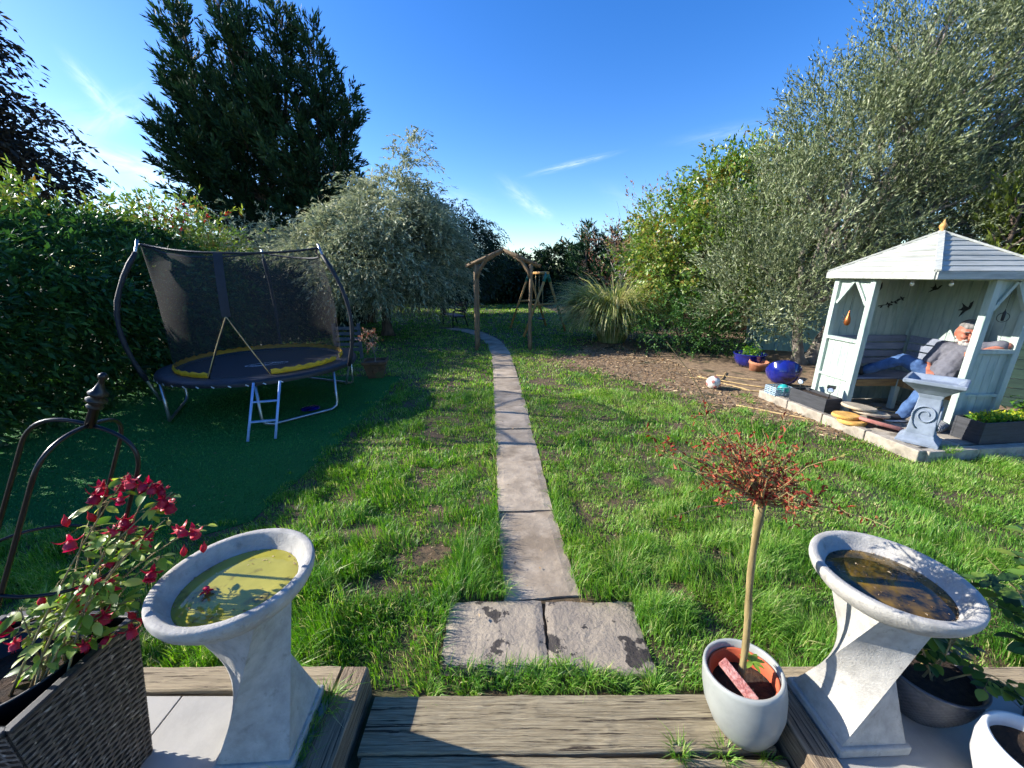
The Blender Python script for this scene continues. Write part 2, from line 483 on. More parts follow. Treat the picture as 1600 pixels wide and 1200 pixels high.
# centre line of the path: x at y, then it swings left to the bench
PL = [(.185, 1.84), (.112, 2.71), (.065, 3.59), (.02, 4.45), (-.03, 5.3), (-.07, 6.1), (-.115, 6.9), (-.16, 7.6), (-.21, 8.3), (-.26, 9.0), (-.34, 9.7), (-.44, 10.4), (-.60, 11.1),
      (-.80, 11.75), (-1.06, 12.35), (-1.38, 12.9), (-1.78, 13.35), (-2.25, 13.7)]
for i in range(len(PL) - 1):
    (x0, y0), (x1, y1) = PL[i], PL[i + 1]
    d = math.hypot(x1 - x0, y1 - y0)
    wid = .46 if i > 0 else .455
    a = math.atan2(y1 - y0, x1 - x0) - math.pi / 2
    rough_slab('slab', (x0 + x1) / 2, (y0 + y1) / 2, wid + .012 * math.sin(i * 5.1), d - .018, -.02, .02 + .007 * math.sin(i * 2.3), a + R(.9) * math.sin(i * 3.7), M['slab'], path, 10 + i, .004, 8, 10)

def patio(name, label, x0, x1, y0, y1, cuts):
    root = tag(bpy.data.objects.new(name, None), label, 'patio', kind='structure'); link(root)
    b = MB(); b.box(((x0 + x1) / 2, (y0 + y1) / 2, .06), (x1 - x0 - .01, y1 - y0 - .01, .12)); b.build('bed', M['kerb'], root)
    xs = [x0] + [c for c in cuts if x0 < c < x1] + [x1]
    for i in range(len(xs) - 1):
        for (a, c) in ((y0, y0 + (y1 - y0) * .36), (y0 + (y1 - y0) * .36, y1)):
            b = MB(); b.box((0, 0, 0), (xs[i + 1] - xs[i] - .006, c - a - .006, .022))
            b.build('tile', M['tile'], root, bevel=.002, loc=((xs[i] + xs[i + 1]) / 2, (a + c) / 2, .137))
patio('patio', 'pale grey tiled patio under the wicker planter', -3.2, -.76, .1, 1.205, (-2.3, -1.4))
patio('patio', 'pale grey tiled patio under the pots beside the twisted birdbath', 1.20, 4.2, .1, 1.205, (2.1, 3.0))

def sleeper(label, c, size, rz, mat, seed, group='weathered timber sleepers edging the patio'):
    """A weathered sleeper lying along local x."""
    L, W, H = size
    nx = max(4, int(L / .05)); prof = []
    bw = .006
    sec = [(-W / 2, 0), (-W / 2, H - bw), (-W / 2 + bw, H), (-W / 4, H), (0, H), (W / 4, H), (W / 2 - bw, H), (W / 2, H - bw), (W / 2, 0)]
    rg = np.random.default_rng(seed); V = []
    for i in range(nx + 1):
        x = -L / 2 + L * i / nx
        for k, (y, z) in enumerate(sec):
            q = .005 * (vnoise(x * 2 + seed * 3, k * .7 + seed, 1) - .5) + .0012 * rg.normal() * (0 < i < nx)
            V.append((x, y + (q if k in (0, 1, 2, 6, 7, 8) else 0), z + (q * .8 if 0 < k < 8 else 0)))
    m = len(sec)
    F = [(i * m + k, (i + 1) * m + k, (i + 1) * m + k + 1, i * m + k + 1) for i in range(nx) for k in range(m - 1)]
    F += [tuple(range(m)), tuple(reversed([nx * m + k for k in range(m)]))]
    b = MB(); b.add(V, F)
    o = b.build('timber_sleeper', mat, loc=c); o.rotation_euler.z = rz
    return tag(o, label, 'sleeper', group)

sleeper('wide sleeper step between the two birdbaths, next to the stone slabs', (.22, 1.165, -.05), (1.66, .215, .105), R(.4), M['wetwood'], 1)
sleeper('sleeper step cut off by the lower picture edge', (.24, .93, -.06), (1.66, .235, .105), R(-.3), M['wetwood'], 2)
sleeper('pale cracked sleeper behind the birdbath with the yellow water', (-1.80, 1.262, 0), (2.06, .105, .165), R(.3), M['sleeper2'], 3)
sleeper('dark weathered sleeper running towards the camera beside the yellow-water birdbath', (-.70, .83, 0), (.96, .105, .172), R(90), M['sleeper'], 4)
sleeper('pale sleeper behind the birdbath with the brown water', (2.7, 1.262, 0), (3.2, .105, .163), R(-.3), M['sleeper2'], 5)
sleeper('weathered sleeper running towards the camera beside the grey leaning pot', (1.14, 1.10, 0), (.40, .105, .168), R(90), M['sleeper'], 6)
sleeper('short sleeper stub with a pale sawn end at the lower edge', (1.135, .66, 0), (.46, .11, .176), R(90), M['sleeper2'], 7)

# stone plinth of the summerhouse
A = Vector((4.17, 3.58)); ex = Vector((.993, .118)); ey = Vector((-.135, .991))
plinth = tag(bpy.data.objects.new('plinth', None), 'raised concrete plinth under the summerhouse', 'plinth', kind='structure'); link(plinth)
M['paver'] = pm('paver', hx('#8f877a'), hx('#aaa294'), 9, .9, .5, bscale=40, c3=hx('#6f675b'), s3=2.2, objrand=.08)
prz = math.atan2(ex.y, ex.x)
for i in range(4):
    for j in range(4):
        c = A + ex * (.12 + .56 * (i + .5)) + ey * (.12 + .54 * (j + .5))
        rough_slab('paving_slab', c.x, c.y, .55, .53, 0, .115, prz, M['paver'], plinth, 50 + i * 4 + j, .003, 6, 6)
for i in range(4):
    c = A + ey * (.28 + .55 * i) + ex * .05
    b = MB(); b.box((0, 0, 0), (.10, .54, .135)); o = b.build('kerb_stone', M['kerb'], plinth, bevel=.01, loc=(c.x, c.y, .058)); o.rotation_euler.z = prz + R(.6)
for i in range(4):
    c = A + ex * (.40 + .62 * i) + ey * .03
    b = MB(); b.box((0, 0, 0), (.61, .09, .13)); o = b.build('kerb_stone', M['kerb'], plinth, bevel=.01, loc=(c.x, c.y, .055)); o.rotation_euler.z = prz

# ------------------------------------------------------------------ lawn
rng = np.random.default_rng(5)
PLa = np.array(PL)
def path_dist(x, y):
    pc = np.interp(y, PLa[:, 1], PLa[:, 0])
    d = np.abs(x - pc) - .225
    far = y > 11
    if far.any():
        q = np.stack([x[far], y[far]], 1)[:, None] - PLa[None, 8:]
        d[far] = np.minimum(np.linalg.norm(q, axis=2).min(1) - .36, 9)
    return d
BARE = [(-1.08, 2.45, .13), (-.9, 1.93, .12), (-.55, 2.23, .10), (1.42, 2.23, .10), (.55, 6.6, .25), (-.85, 3.4, .10), (1.0, 1.9, .08), (-.62, 2.75, .06), (2.1, 4.6, .12), (.75, 2.42, .06), (1.35, 3.2, .08), (-.95, 4.3, .12)]
def lawn_keep(x, y, r):
    nz = vnoise(x, y, 2.5, 3); n2 = vnoise(x, y, 9, 5)
    k = np.ones(len(x))
    # path and the two front slabs
    pd = path_dist(x, y)
    k *= np.where((y > 1.82) & (y < 14), np.clip((pd + .02 - .05 * (n2 - .35)) / .02, 0, 1), 1)
    ins = (x > -.375 + .05 * n2) & (x < .70 - .05 * n2) & (y > 1.41 + .03 * n2) & (y < 1.83)
    k[ins] = 0
    # turf
    k[(x < -2.03 + .3 * (n2 - .6)) & (y > 2.42 + .25 * (n2 - .2)) & (y < 7.05)] = 0
    # bare earth
    e = soil_edge(y) + .5 * (nz - .5) + .25 * (n2 - .5) - x
    k *= np.clip(e / .9 + .25 * (n2 > .6) * (e > -1.2) + .9 * (nz > .72) * (e > -1.6), 0, 1) ** 1.2
    for (bx, by, br) in BARE:
        q = np.hypot(x - bx, (y - by) * 1.5) / br - 1 + 1.8 * (n2 - .5) + 1.2 * (vnoise(x, y, 24, 4) - .5)
        k *= np.clip(q / .5, .03, 1)
    k *= np.clip(.12 + 1.5 * vnoise(x, y, 6, 8) + .5 * (vnoise(x, y, 19, 9) - .5), .29, 1)
    q = np.stack([x - A.x, y - A.y], 1); u = q @ np.array(ex); v = q @ np.array(ey)
    k[(u > -.02) & (v > -.04)] = 0
    k[(y < 1.325)] = 0; 
    k[(x < -7) | (np.abs(x) > 1.5 * y + .9)] = 0
    k[(y > 8) & (x < -7)] = 0
    return r < k
Vs, Fs, Rn, off = [], [], [], 0
def grass_zone(y0, y1, dens, h0, h1, w0, far=0):
    global off
    xw = 1.5 * y1 + 1.0
    n = int(dens * (y1 - y0) * 2 * xw)
    x = rng.uniform(-xw, xw, n); y = rng.uniform(y0, y1, n)
    ok = lawn_keep(x, y, rng.random(n)); x, y = x[ok], y[ok]; n = len(x)
    tuft = np.clip(vnoise(x, y, 4.2, 1) * 1.25 - .15 + .35 * (vnoise(x, y, 13, 2) - .5), 0, 1)
    edge = np.clip(1 - np.abs(path_dist(x, y)) / .12, 0, 1) * (y < 7)
    h = (h0 + (h1 - h0) * tuft ** 1.4 + .02 * edge) * rng.uniform(.6, 1.25, n)
    near = np.clip((2.3 - y) / .9, 0, 1); h *= 1 + .45 * near * tuft
    az = 2 * np.pi * vnoise(x, y, 2.2, 7) * 2 + rng.normal(0, 1.1, n)
    lean = np.clip(rng.normal(.55, .33, n), .05, 1.5)
    wd = w0 * rng.uniform(.6, 1.35, n)
    V, F = blades(np.stack([x, y, np.zeros(n)], 1), h, wd, lean, az, rng)
    Vs.append(V); Fs.append(F + off); off += len(V)
    tone = np.clip(.10 + .42 * vnoise(x, y, 1.1, 4) + .28 * vnoise(x, y, 7, 12) + .22 * rng.normal(size=n) * .8, 0, .86)
    dry = rng.random(n) < .05 + .07 * (vnoise(x, y, 3, 6) > .62)
    tone[dry] = rng.uniform(.88, 1, dry.sum())
    Rn.append(np.repeat(tone, 5))
grass_zone(1.3, 2.4, 13500, .028, .135, .0042)
grass_zone(2.4, 3.6, 9000, .022, .105, .0052)
grass_zone(3.6, 6.0, 4000, .024, .085, .0075)
grass_zone(6.0, 9.5, 1300, .028, .075, .013)
grass_zone(9.5, 15, 520, .03, .07, .022)
grass_zone(15, 26, 190, .03, .07, .04)
# tufts growing in joints of the steps and the patio corner
def tuft(cx, cy, z, r, n, h):
    global off
    a = rng.uniform(0, 2 * np.pi, n); rr = r * np.sqrt(rng.random(n))
    P = np.stack([cx + rr * np.cos(a), cy + rr * np.sin(a), np.full(n, z)], 1)
    V, F = blades(P, h * rng.uniform(.5, 1.2, n), .004 * rng.uniform(.6, 1.3, n), np.clip(rng.normal(.8, .35, n), .1, 1.5), a + rng.normal(0, .5, n), rng)
    Vs.append(V); Fs.append(F + off); off += len(V); Rn.append(np.repeat(np.clip(rng.normal(.5, .22, n), 0, 1), 5))
for t in [(.66, 1.055, .03, .025, 90, .075), (.84, 1.055, .03, .03, 70, .07), (1.0, 1.045, .03, .02, 40, .06), (-.78, 1.15, .13, .05, 230, .10), (-.80, 1.05, .13, .04, 150, .09), (-.80, .94, .13, .04, 120, .09),
          (-.4, 1.30, 0, .06, 160, .07), (-.2, 1.32, 0, .05, 160, .06), (.12, 1.36, 0, .05, 260, .07), (.25, 1.37, 0, .06, 300, .07), (.36, 1.37, 0, .05, 220, .06), (.0, 1.35, 0, .05, 150, .05), (.52, 1.33, 0, .05, 140, .06),
          (.66, 1.33, 0, .05, 180, .07), (.13, 1.43, .0, .02, 60, .05), (4.5, 3.62, .1, .05, 120, .07), (4.62, 3.66, .1, .05, 90, .06), (4.1, 4.9, .05, .04, 80, .06)]:
    tuft(*t)
V = np.concatenate(Vs); F = np.concatenate(Fs)
print('grass tris', len(F))
me = from_arrays('lawn_grass', V, F, M['grass'], rnd=np.concatenate(Rn))
lg = bpy.data.objects.new('lawn_grass', me); link(lg)
tag(lg, 'tufty green grass covering the lawn on both sides of the path', 'grass', kind='stuff')
# dry litter on the bare earth
n = 26000
y = rng.uniform(3.6, 11, n); x = soil_edge(y) - .5 + rng.random(n) * 5.5
q = np.stack([x - A.x, y - A.y], 1); ok = ~(((q @ np.array(ex)) > -.02) & ((q @ np.array(ey)) > -.02)); x, y = x[ok], y[ok]; n = len(x)
a = rng.uniform(0, 6.28, n)
D = np.stack([np.cos(a), np.sin(a), rng.normal(0, .15, n)], 1); N = np.stack([rng.normal(0, .4, n), rng.normal(0, .4, n), np.ones(n)], 1)
M['litter'] = leafmat('litter', [hx('#5f4a36'), hx('#92785a'), hx('#b89c74'), hx('#74563c'), hx('#cfba96')], trans=.1, rough=.8, spec=.2)
k = 420; x[:k] = rng.uniform(-2, 3, k); y[:k] = rng.uniform(1.6, 6, k); x[:170] = rng.uniform(-5.8, -2, 170); y[:170] = rng.uniform(2.4, 6.8, 170)
for i, (bx, by, br_) in enumerate(BARE * 3): x[k + i * 5:k + i * 5 + 5] = bx + rng.normal(0, br_ * .6, 5); y[k + i * 5:k + i * 5 + 5] = by + rng.normal(0, br_ * .5, 5)
zl = np.full(n, .012); zl[:k] = rng.uniform(.02, .06, k); zl[:170] = .016
V, F = leaves(np.stack([x, y, zl], 1), D, N, np.where(np.arange(n) < 600, .4, 1) * rng.uniform(.02, .10, n), np.where(np.arange(n) < 600, .5, 1) * rng.uniform(.006, .03, n))
tag(leaf_object('leaf_litter', V, F, M['litter'], rng), 'dry leaves and chopped stems scattered over the bare earth', 'litter', kind='stuff')
# ------------------------------------------------------------------ trees, hedges and shrubs
M['bark'] = pm('bark', hx('#3a3028'), hx('#6a5b4c'), 10, .9, .8, stretch=(1, 1, .25), bscale=18, bdist=.02)
M['barkpale'] = pm('barkpale', hx('#6d665c'), hx('#958c80'), 10, .9, .7, stretch=(1, 1, .25), bscale=18, bdist=.02)
M['cypress'] = leafmat('cypress', [hx('#182c20'), hx('#25422a'), hx('#365434'), hx('#55643a')], trans=.15, rough=.6, spec=.2)
M['cypress2'] = leafmat('cypress2', [hx('#46541f'), hx('#5e6b28'), hx('#76803a')], trans=.2, rough=.6, spec=.2)
M['silver'] = leafmat('silver', [hx('#5e6a54'), hx('#7f8a6c'), hx('#a0a684'), hx('#bcbd9a')], trans=.25, rough=.5, spec=.35)
M['olive'] = leafmat('olive', [hx('#3a4629'), hx('#5b6842'), hx('#7f8a60'), hx('#acb28e')], trans=.15, rough=.45, spec=.45)
M['hedge'] = leafmat('hedge', [hx('#203c1f'), hx('#2f522b'), hx('#436a33'), hx('#668c42')], trans=.28, rough=.5, spec=.25)
M['laurel'] = leafmat('laurel', [hx('#3f6024'), hx('#5c7e34'), hx('#7f9c46'), hx('#9caa54'), hx('#9a7a44')], trans=.25, rough=.35, spec=.5)
M['dark'] = leafmat('dark', [hx('#15241a'), hx('#21361f'), hx('#324826')], trans=.2, rough=.5, spec=.3)
M['purple'] = leafmat('purple', [hx('#1e1c1a'), hx('#2b2a22'), hx('#38362a'), hx('#4a3f30')], trans=.15, rough=.5, spec=.3)
M['pampas'] = leafmat('pampas', [hx('#748848'), hx('#9aa864'), hx('#bcbe80'), hx('#d4ca98')], trans=.4, rough=.5, spec=.3)
M['redleaf'] = leafmat('redleaf', [hx('#7a5a48'), hx('#96644f'), hx('#a9907a'), hx('#6c6b46')], trans=.3, rough=.6, spec=.2)
M['redflower'] = leafmat('redflower', [hx('#a03030'), hx('#b85048'), hx('#8a3a34')], trans=.3, rough=.5, spec=.2)

def tree(name, label, cat, base, E, fork, trunk_r, leafm, barkm, n_clump, n_twig, K, ll, lw, L, droop, spread, seed, out=.8, up=.3, n_limb=16, group=None,
         inner=.4, upbias=.4, trunks=None, clump_r=.25, tilt=0, floor=None):
    """Trunk with limbs reaching into a crown of leafy twigs."""
    rg = np.random.default_rng(seed)
    base = np.array(base, float); fork = np.array(fork, float)
    root = thing(name, label, cat, tuple(base), group=group)
    C, O = crown_points(E, n_clump, rg, inner)
    if floor is not None:
        k = C[:, 2] > floor; C, O = C[k], O[k]
    mb = MB()
    ts = trunks or [(base, fork, trunk_r)]
    forks = []
    for (a, b, r) in ts:
        p, q = limb(a, b, r, r * .62, rg, 8, .04); q[0] *= 1.5; q[1] *= 1.12
        mb.tube(p, q, 9); forks.append(np.array(b, float))
    idx = rg.choice(len(C), min(n_limb, len(C)), replace=False)
    for i in idx:
        f = forks[int(rg.integers(len(forks)))]
        mid = G(f, C[i], .5) + np.array([0, 0, .12 * np.linalg.norm(C[i] - f)]) + rg.normal(0, .1, 3)
        r = trunk_r * rg.uniform(.3, .5)
        p, q = limb(f, mid, r, r * .55, rg, 4, .05); mb.tube(p, q, 6)
        p, q = limb(mid, C[i], r * .55, r * .15, rg, 4, .06); mb.tube(p, q, 5)
        for j in range(3):
            e = C[i] + rg.normal(0, .5, 3) * clump_r * 2.2
            p, q = limb(mid + (C[i] - mid) * rg.uniform(.2, .8), e, r * .2, r * .07, rg, 4, .08); mb.tube(p, q, 4, cap=False)
    mb.build('trunk', barkm, root, off=base)
    n = len(C)
    Ct = np.repeat(C, n_twig, 0) + rg.normal(0, clump_r, (n * n_twig, 3)) * .8
    Ot = np.repeat(O, n_twig, 0)
    D = nrm(Ot * out + nrm(rg.normal(size=Ct.shape)) * .75 + np.array([tilt, 0, up]))
    P, d, N, l, wv = twig_leaves(Ct, D, L * rg.uniform(.5, 1.25, len(Ct)), K, ll, lw, droop, spread, rg, upbias)
    if floor is not None:
        k = P[:, 2] > floor * .6; P, d, N, l, wv = P[k], d[k], N[k], l[k], wv[k]
    V, F = leaves(P, d, N, l, wv)
    tone = np.repeat(rg.normal(0, .16, n), n_twig * K)
    tone = tone if floor is None else tone[k]
    rn = np.clip(tone + rg.normal(.5, .25, len(P)), 0, 1)
    leaf_object('crown', V, F, leafm, rg, root, off=base, rnd=rn)
    return root

# --- tall dark cypress behind the trampoline: several leaders with feathery ascending branches
def cypress(name, label, base, leaders, seed, leafm, reach, side, ntw=20, K=8, sl=(.17, .045), group=None, dens=1.0):
    rg = np.random.default_rng(seed)
    base = np.array(base, float)
    root = thing(name, label, 'tree', tuple(base), group=group)
    mb = MB(); P0, D0, L0, T0 = [], [], [], []
    for (bx, by, tx, ty, h, r, z0) in leaders:
        a = np.array([bx, by, 0.]); b = np.array([tx, ty, h])
        p, q = limb(a, b, r, .02, rg, 12, .015); mb.tube(p, q, 7)
        p = np.array(p)
        nb = int(9.5 * (h - z0) * dens)
        for k in range(nb):
            s = (z0 + (h - z0) * (k + rg.random()) / nb) / h
            o = np.array([np.interp(s * 12, range(13), p[:, i]) for i in range(3)])
            t = (s * h - z0) / (h - z0)
            az = rg.uniform(0, 2 * np.pi)
            ln = reach * (1.0 - .84 * t ** 1.25) * (.55 + .5 * min(1, t * 5)) * rg.uniform(.65, 1.2)
            ln *= 1 + side * -math.cos(az) * .35
            el = R(rg.uniform(18, 40) + 28 * t)
            d = np.array([math.cos(az) * math.cos(el), math.sin(az) * math.cos(el), math.sin(el)])
            e = o + d * ln; mid = G(o, e, .5) + np.array([0, 0, -.06 * ln])
            mb.tube([o, mid, e], [.035 * (1 - t) + .012, .02, .005], 4, cap=False)
            m = max(5, int(ntw * ln / reach * 1.35)); u = rg.uniform(.12, 1, m) ** .8
            c = np.where(u[:, None] < .5, o + (mid - o) * (u / .5)[:, None], mid + (e - mid) * ((u - .5) / .5)[:, None])
            P0.append(c); D0.append(nrm(d * .95 + nrm(rg.normal(size=(m, 3))) * .62 + np.array([0, 0, .22])))
            L0.append(rg.uniform(.35, .8, m) * (.5 + .5 * (1 - u)) + .12); T0.append(np.full(m, rg.normal(.42, .16)))
    mb.build('trunk', M['bark'], root, off=base)
    P0, D0, L0, T0 = map(np.concatenate, (P0, D0, L0, T0))
    P, d, N, l, wv = twig_leaves(P0, D0, L0, K, sl[0], sl[1], .0, .55, rg, .2)
    V, F = leaves(P, d, N, l, wv, .1)
    rn = np.clip(np.repeat(T0, K) + rg.normal(0, .14, len(P)), 0, 1)
    leaf_object('crown', V, F, leafm, rg, root, off=base, rnd=rn)
    return root

cypress('cypress_tree', 'tall dark feathery cypress with several tops behind the trampoline', (-10.4, 18.3, 0),
        [(-11.5, 18.1, -12.9, 18.1, 11.6, .19, 3.3), (-11.1, 18.8, -11.6, 18.6, 12.2, .2, 3.3), (-10.4, 17.9, -10.6, 18.4, 11.6, .19, 3.3), (-10.0, 18.6, -9.1, 18.6, 11.7, .2, 3.3),
         (-9.4, 18.3, -7.9, 18.5, 10.9, .19, 3.4), (-9.1, 18.8, -6.8, 18.8, 9.0, .17, 3.5), (-11.8, 18.5, -13.6, 18.4, 9.6, .17, 3.3)], 21, M['cypress'], 2.7, .35, ntw=27, K=9, sl=(.22, .06))

# --- silver weeping tree
tree('weeping_silver_tree', 'broad silver-grey weeping tree behind the trampoline', 'tree', (-3.9, 12.0, 0),
     [((-3.6, 12.1, 2.6), (1.95, 1.8, 1.45)), ((-3.55, 12.4, 3.75), (1.25, 1.1, .9)), ((-3.3, 12.6, 4.7), (.55, .5, .55)), ((-2.55, 12.2, 2.2), (1.15, 1.4, 1.4)), ((-4.3, 10.9, 2.2), (1.4, 1.0, 1.1)),
      ((-5.5, 11.8, 2.2), (1.2, 1.1, .85)), ((-2.9, 12.6, 5.3), (.18, .18, .3)), ((-4.5, 12.4, 3.9), (.4, .4, .35)), ((-2.6, 12.5, 4.0), (.4, .4, .4)), ((-5.0, 11.6, 3.1), (.5, .5, .35))],
     (-3.8, 12.0, 1.9), .16, M['silver'], M['bark'], 500, 16, 12, .11, .031, .72, .55, .6, 31, out=.75, up=.5, n_limb=34, upbias=.2, clump_r=.13, floor=1.0)
tree('weeping_silver_tree', 'low silver-green bush spilling over the hedge left of the weeping tree', 'shrub', (-8.3, 12.6, 0),
     [((-8.2, 12.6, 2.4), (1.7, 1.3, 1.0)), ((-6.9, 12.4, 2.1), (1.4, 1.2, 1.1))], (-8.1, 12.6, 1.2), .1, M['silver'], M['bark'], 170, 11, 11, .10, .03, .7, .5, .6, 32, n_limb=8, upbias=.2)
tree('weeping_tree', 'dark green weeping tree between the silver tree and the arch', 'tree', (-3.2, 18.4, 0),
     [((-3.0, 18.3, 2.9), (1.9, 1.6, 1.7)), ((-1.9, 18.2, 2.5), (1.2, 1.2, 1.5))], (-3.1, 18.4, 1.6), .14, M['dark'], M['bark'], 230, 11, 11, .15, .04, 1.0, .8, .55, 33, n_limb=12, upbias=.2, floor=.7)

# --- leafy hedge on the left
def hedge(name, label, x0, x1, y0, y1, top, leafm, seed, n_face, n_top, ll=.105, lw=.04, K=9, L=.42, group=None, kind=None, rise=0.0):
    rg = np.random.default_rng(seed)
    base = np.array([(x0 + x1) / 2, (y0 + y1) / 2, 0.])
    root = thing(name, label, 'hedge', tuple(base), group=group)
    P0, D0 = [], []
    y = rg.uniform(y0, y1, n_face); z = rg.random(n_face) ** .9
    zt = top + .35 * (vnoise(y, 0, .9, seed) - .5) + .2 * (vnoise(y, 3, 2.7, seed) - .5)
    z = .12 + z * (zt - .12)
    bul = .38 * (vnoise(y, z, 1.1, seed + 1) - .5) + .22 * (vnoise(y, z, 2.9, seed + 2) - .5)
    x = x1 + bul - .55 * np.clip((z / zt - .72) / .28, 0, 1) ** 2 - .22 * np.clip(1 - z / .8, 0, 1) - rg.random(n_face) ** 1.6 * .5
    P0.append(np.stack([x, y, z], 1)); D0.append(np.stack([np.full(n_face, 1.0), np.zeros(n_face), np.full(n_face, .12)], 1))
    y = rg.uniform(y0, y1, n_top); u = rg.random(n_top); x = x0 + (x1 - .45 - x0) * u
    zt = top + rise * (1 - u) ** .8 + .35 * (vnoise(y, 0, .9, seed) - .5) + .3 * (vnoise(x, y, 1.9, seed) - .5) - rg.random(n_top) ** 2 * .35
    P0.append(np.stack([x, y, zt], 1)); D0.append(np.tile([.35, 0, .9], (n_top, 1)))
    P0, D0 = np.concatenate(P0), np.concatenate(D0)
    D = nrm(D0 + nrm(rg.normal(size=P0.shape)) * .9)
    P, d, N, l, wv = twig_leaves(P0, D, L * rg.uniform(.5, 1.2, len(P0)), K, ll, lw, .35, 1.05, rg, .62)
    V, F = leaves(P, d, N, l, wv)
    rn = np.clip(np.repeat(rg.normal(.45, .17, len(P0)), K) + rg.normal(0, .12, len(P)), 0, 1)
    leaf_object('foliage', V, F, leafm, rg, root, off=base, rnd=rn)
    mb = MB()
    for k in range(int((y1 - y0) * 5)):
        yy = y0 + (y1 - y0) * rg.random(); xx = rg.uniform(x0 + .3, x1 - .45)
        for j in range(3):
            p, q = limb((xx, yy, 0), (xx + rg.normal(0, .35), yy + rg.normal(0, .4), top - .2), .025, .006, rg, 5, .07); mb.tube(p, q, 5, cap=False)
    mb.build('stem', M['bark'], root, off=base)
    return root
hedge('hedge', 'tall leafy green hedge beside the trampoline', -8.2, -5.75, .6, 8.4, 1.95, M['hedge'], 41, 7600, 4200, rise=.75)
hedge('hedge', 'dark hedge beyond the turf behind the trampoline, its far stretch added to block light', -9.0, -5.6, 8.3, 15.0, 1.9, M['dark'], 42, 3000, 1400)  # far stretch added to keep sun from leaking in under the silver tree
tree('flowering_shrub', 'shrub with red-pink flower clusters above the hedge corner', 'shrub', (-7.6, 9.4, 0),
     [((-7.5, 9.3, 2.55), (.9, .8, .75)), ((-7.1, 9.3, 2.3), (.7, .7, .7)), ((-8.4, 9.3, 2.5), (.8, .8, .6))], (-7.5, 9.4, 1.4), .05, M['laurel'], M['bark'], 110, 9, 9, .11, .035, .45, .25, .8, 43, n_limb=10)
rg = np.random.default_rng(44); C = np.array([-7.4, 9.1, 2.95]) + rg.normal(0, 1, (26, 3)) * [.45, .3, .2]
P, d, N, l, wv = twig_leaves(C, nrm(rg.normal(size=C.shape) + [0, 0, .6]), .14, 14, .05, .035, .2, 1.0, rg)
V, F = leaves(P, d, N, l, wv)
o = [x for x in bpy.data.objects if x.name.startswith('flowering_shrub')][0]
leaf_object('blossom', V, F, M['redflower'], rg, o, off=o.location)
tree('lilac_bush', 'yellow-green leafy bush rising above the hedge below the dark tree', 'shrub', (-8.6, 7.6, 0), [((-8.6, 7.6, 2.65), (1.0, 1.1, .4)), ((-9.4, 7.2, 2.7), (.9, 1.0, .4))], (-8.5, 7.6, 1.6), .06, M['laurel'], M['bark'], 90, 9, 9, .11, .04, .45, .3, .9, 45, n_limb=8)

# --- dark tree at the upper left
tree('dark_leaf_tree', 'near-black tree with drooping branches in the upper left corner', 'tree', (-27.6, 19.6, 0),
     [((-27.3, 19.4, 9.6), (4.8, 3.6, 4.6)), ((-24.5, 19.2, 6.8), (3.3, 2.6, 2.3)), ((-27.4, 19.4, 12.2), (4.0, 3.2, 2.2)), ((-28.0, 19.4, 14.2), (3.4, 2.6, 1.8)), ((-29.8, 19.4, 5.6), (4.3, 3.4, 2.9))],
     (-27.4, 19.6, 4.5), .42, M['purple'], M['bark'], 430, 13, 10, .29, .12, 1.7, .55, .7, 51, out=.9, up=.2, n_limb=26, upbias=.3, clump_r=.5)

# --- far end of the garden
FAR = 'trees and bushes closing the far end of the garden'
for i, (x, y, rx, h, lm, lb) in enumerate([
        (-5.8, 24.5, 2.6, 3.6, 'dark', 'dark bushy tree half hidden behind the weeping trees'), (-2.2, 26, 2.2, 3.2, 'dark', 'dark rounded bush seen through the left half of the arch'),
        (.6, 27, 2.2, 2.9, 'dark', 'dark rounded bush seen through the middle of the arch'), (3.3, 27.5, 2.0, 3.7, 'dark', 'dark bush right behind the swing frame'),
        (8.2, 25, 2.8, 4.2, 'laurel', 'green tree far behind the pampas grass'), (-1.0, 33, 2.5, 3.0, 'olive', 'pale far-off treetop above the arch'),
        (-16.5, 27, 4.0, 4.6, 'dark', 'dark far tree showing beneath the cypress'), (13.5, 24, 4.0, 5.0, 'dark', 'dark far tree hidden behind the tall shrubs')]):
    tree('far_tree', lb, 'tree', (x, y, 0), [((x, y, h * .52), (rx, rx * .7, h * .46)), ((x + rx * .5, y, h * .4), (rx * .7, rx * .6, h * .36))], (x, y, h * .3), .14,
         M[lm], M['bark'], 150, 10, 9, .24, .09, .75, .35, .8, 60 + i, n_limb=8, group=FAR)
for i, (x, y, h, lb) in enumerate([(4.6, 25.5, 4.55, 'taller pointed dark conifer behind the swing frame'), (6.0, 25.0, 4.1, 'shorter pointed dark conifer left of the spindly bush')]):
    cypress('conifer_tree', lb, (x, y, 0), [(x, y, x + .1, y, h, .12, .3), (x + .5, y + .2, x + .8, y, h * .85, .1, .3)], 70 + i, M['cypress'], 1.5, .0, ntw=14, K=8, sl=(.22, .07), group=FAR, dens=.9)
hedge('hedge', 'dark hedge closing off the far end of the lawn', -.4, .4, -9, 9, 2.0, M['dark'], 80, 1700, 500, ll=.2, lw=.085, K=8, L=.6).location = (0, 25.5, 0)
o = [x for x in bpy.data.objects if x.get('label') == 'dark hedge closing off the far end of the lawn'][0]; o.rotation_euler.z = R(-90)

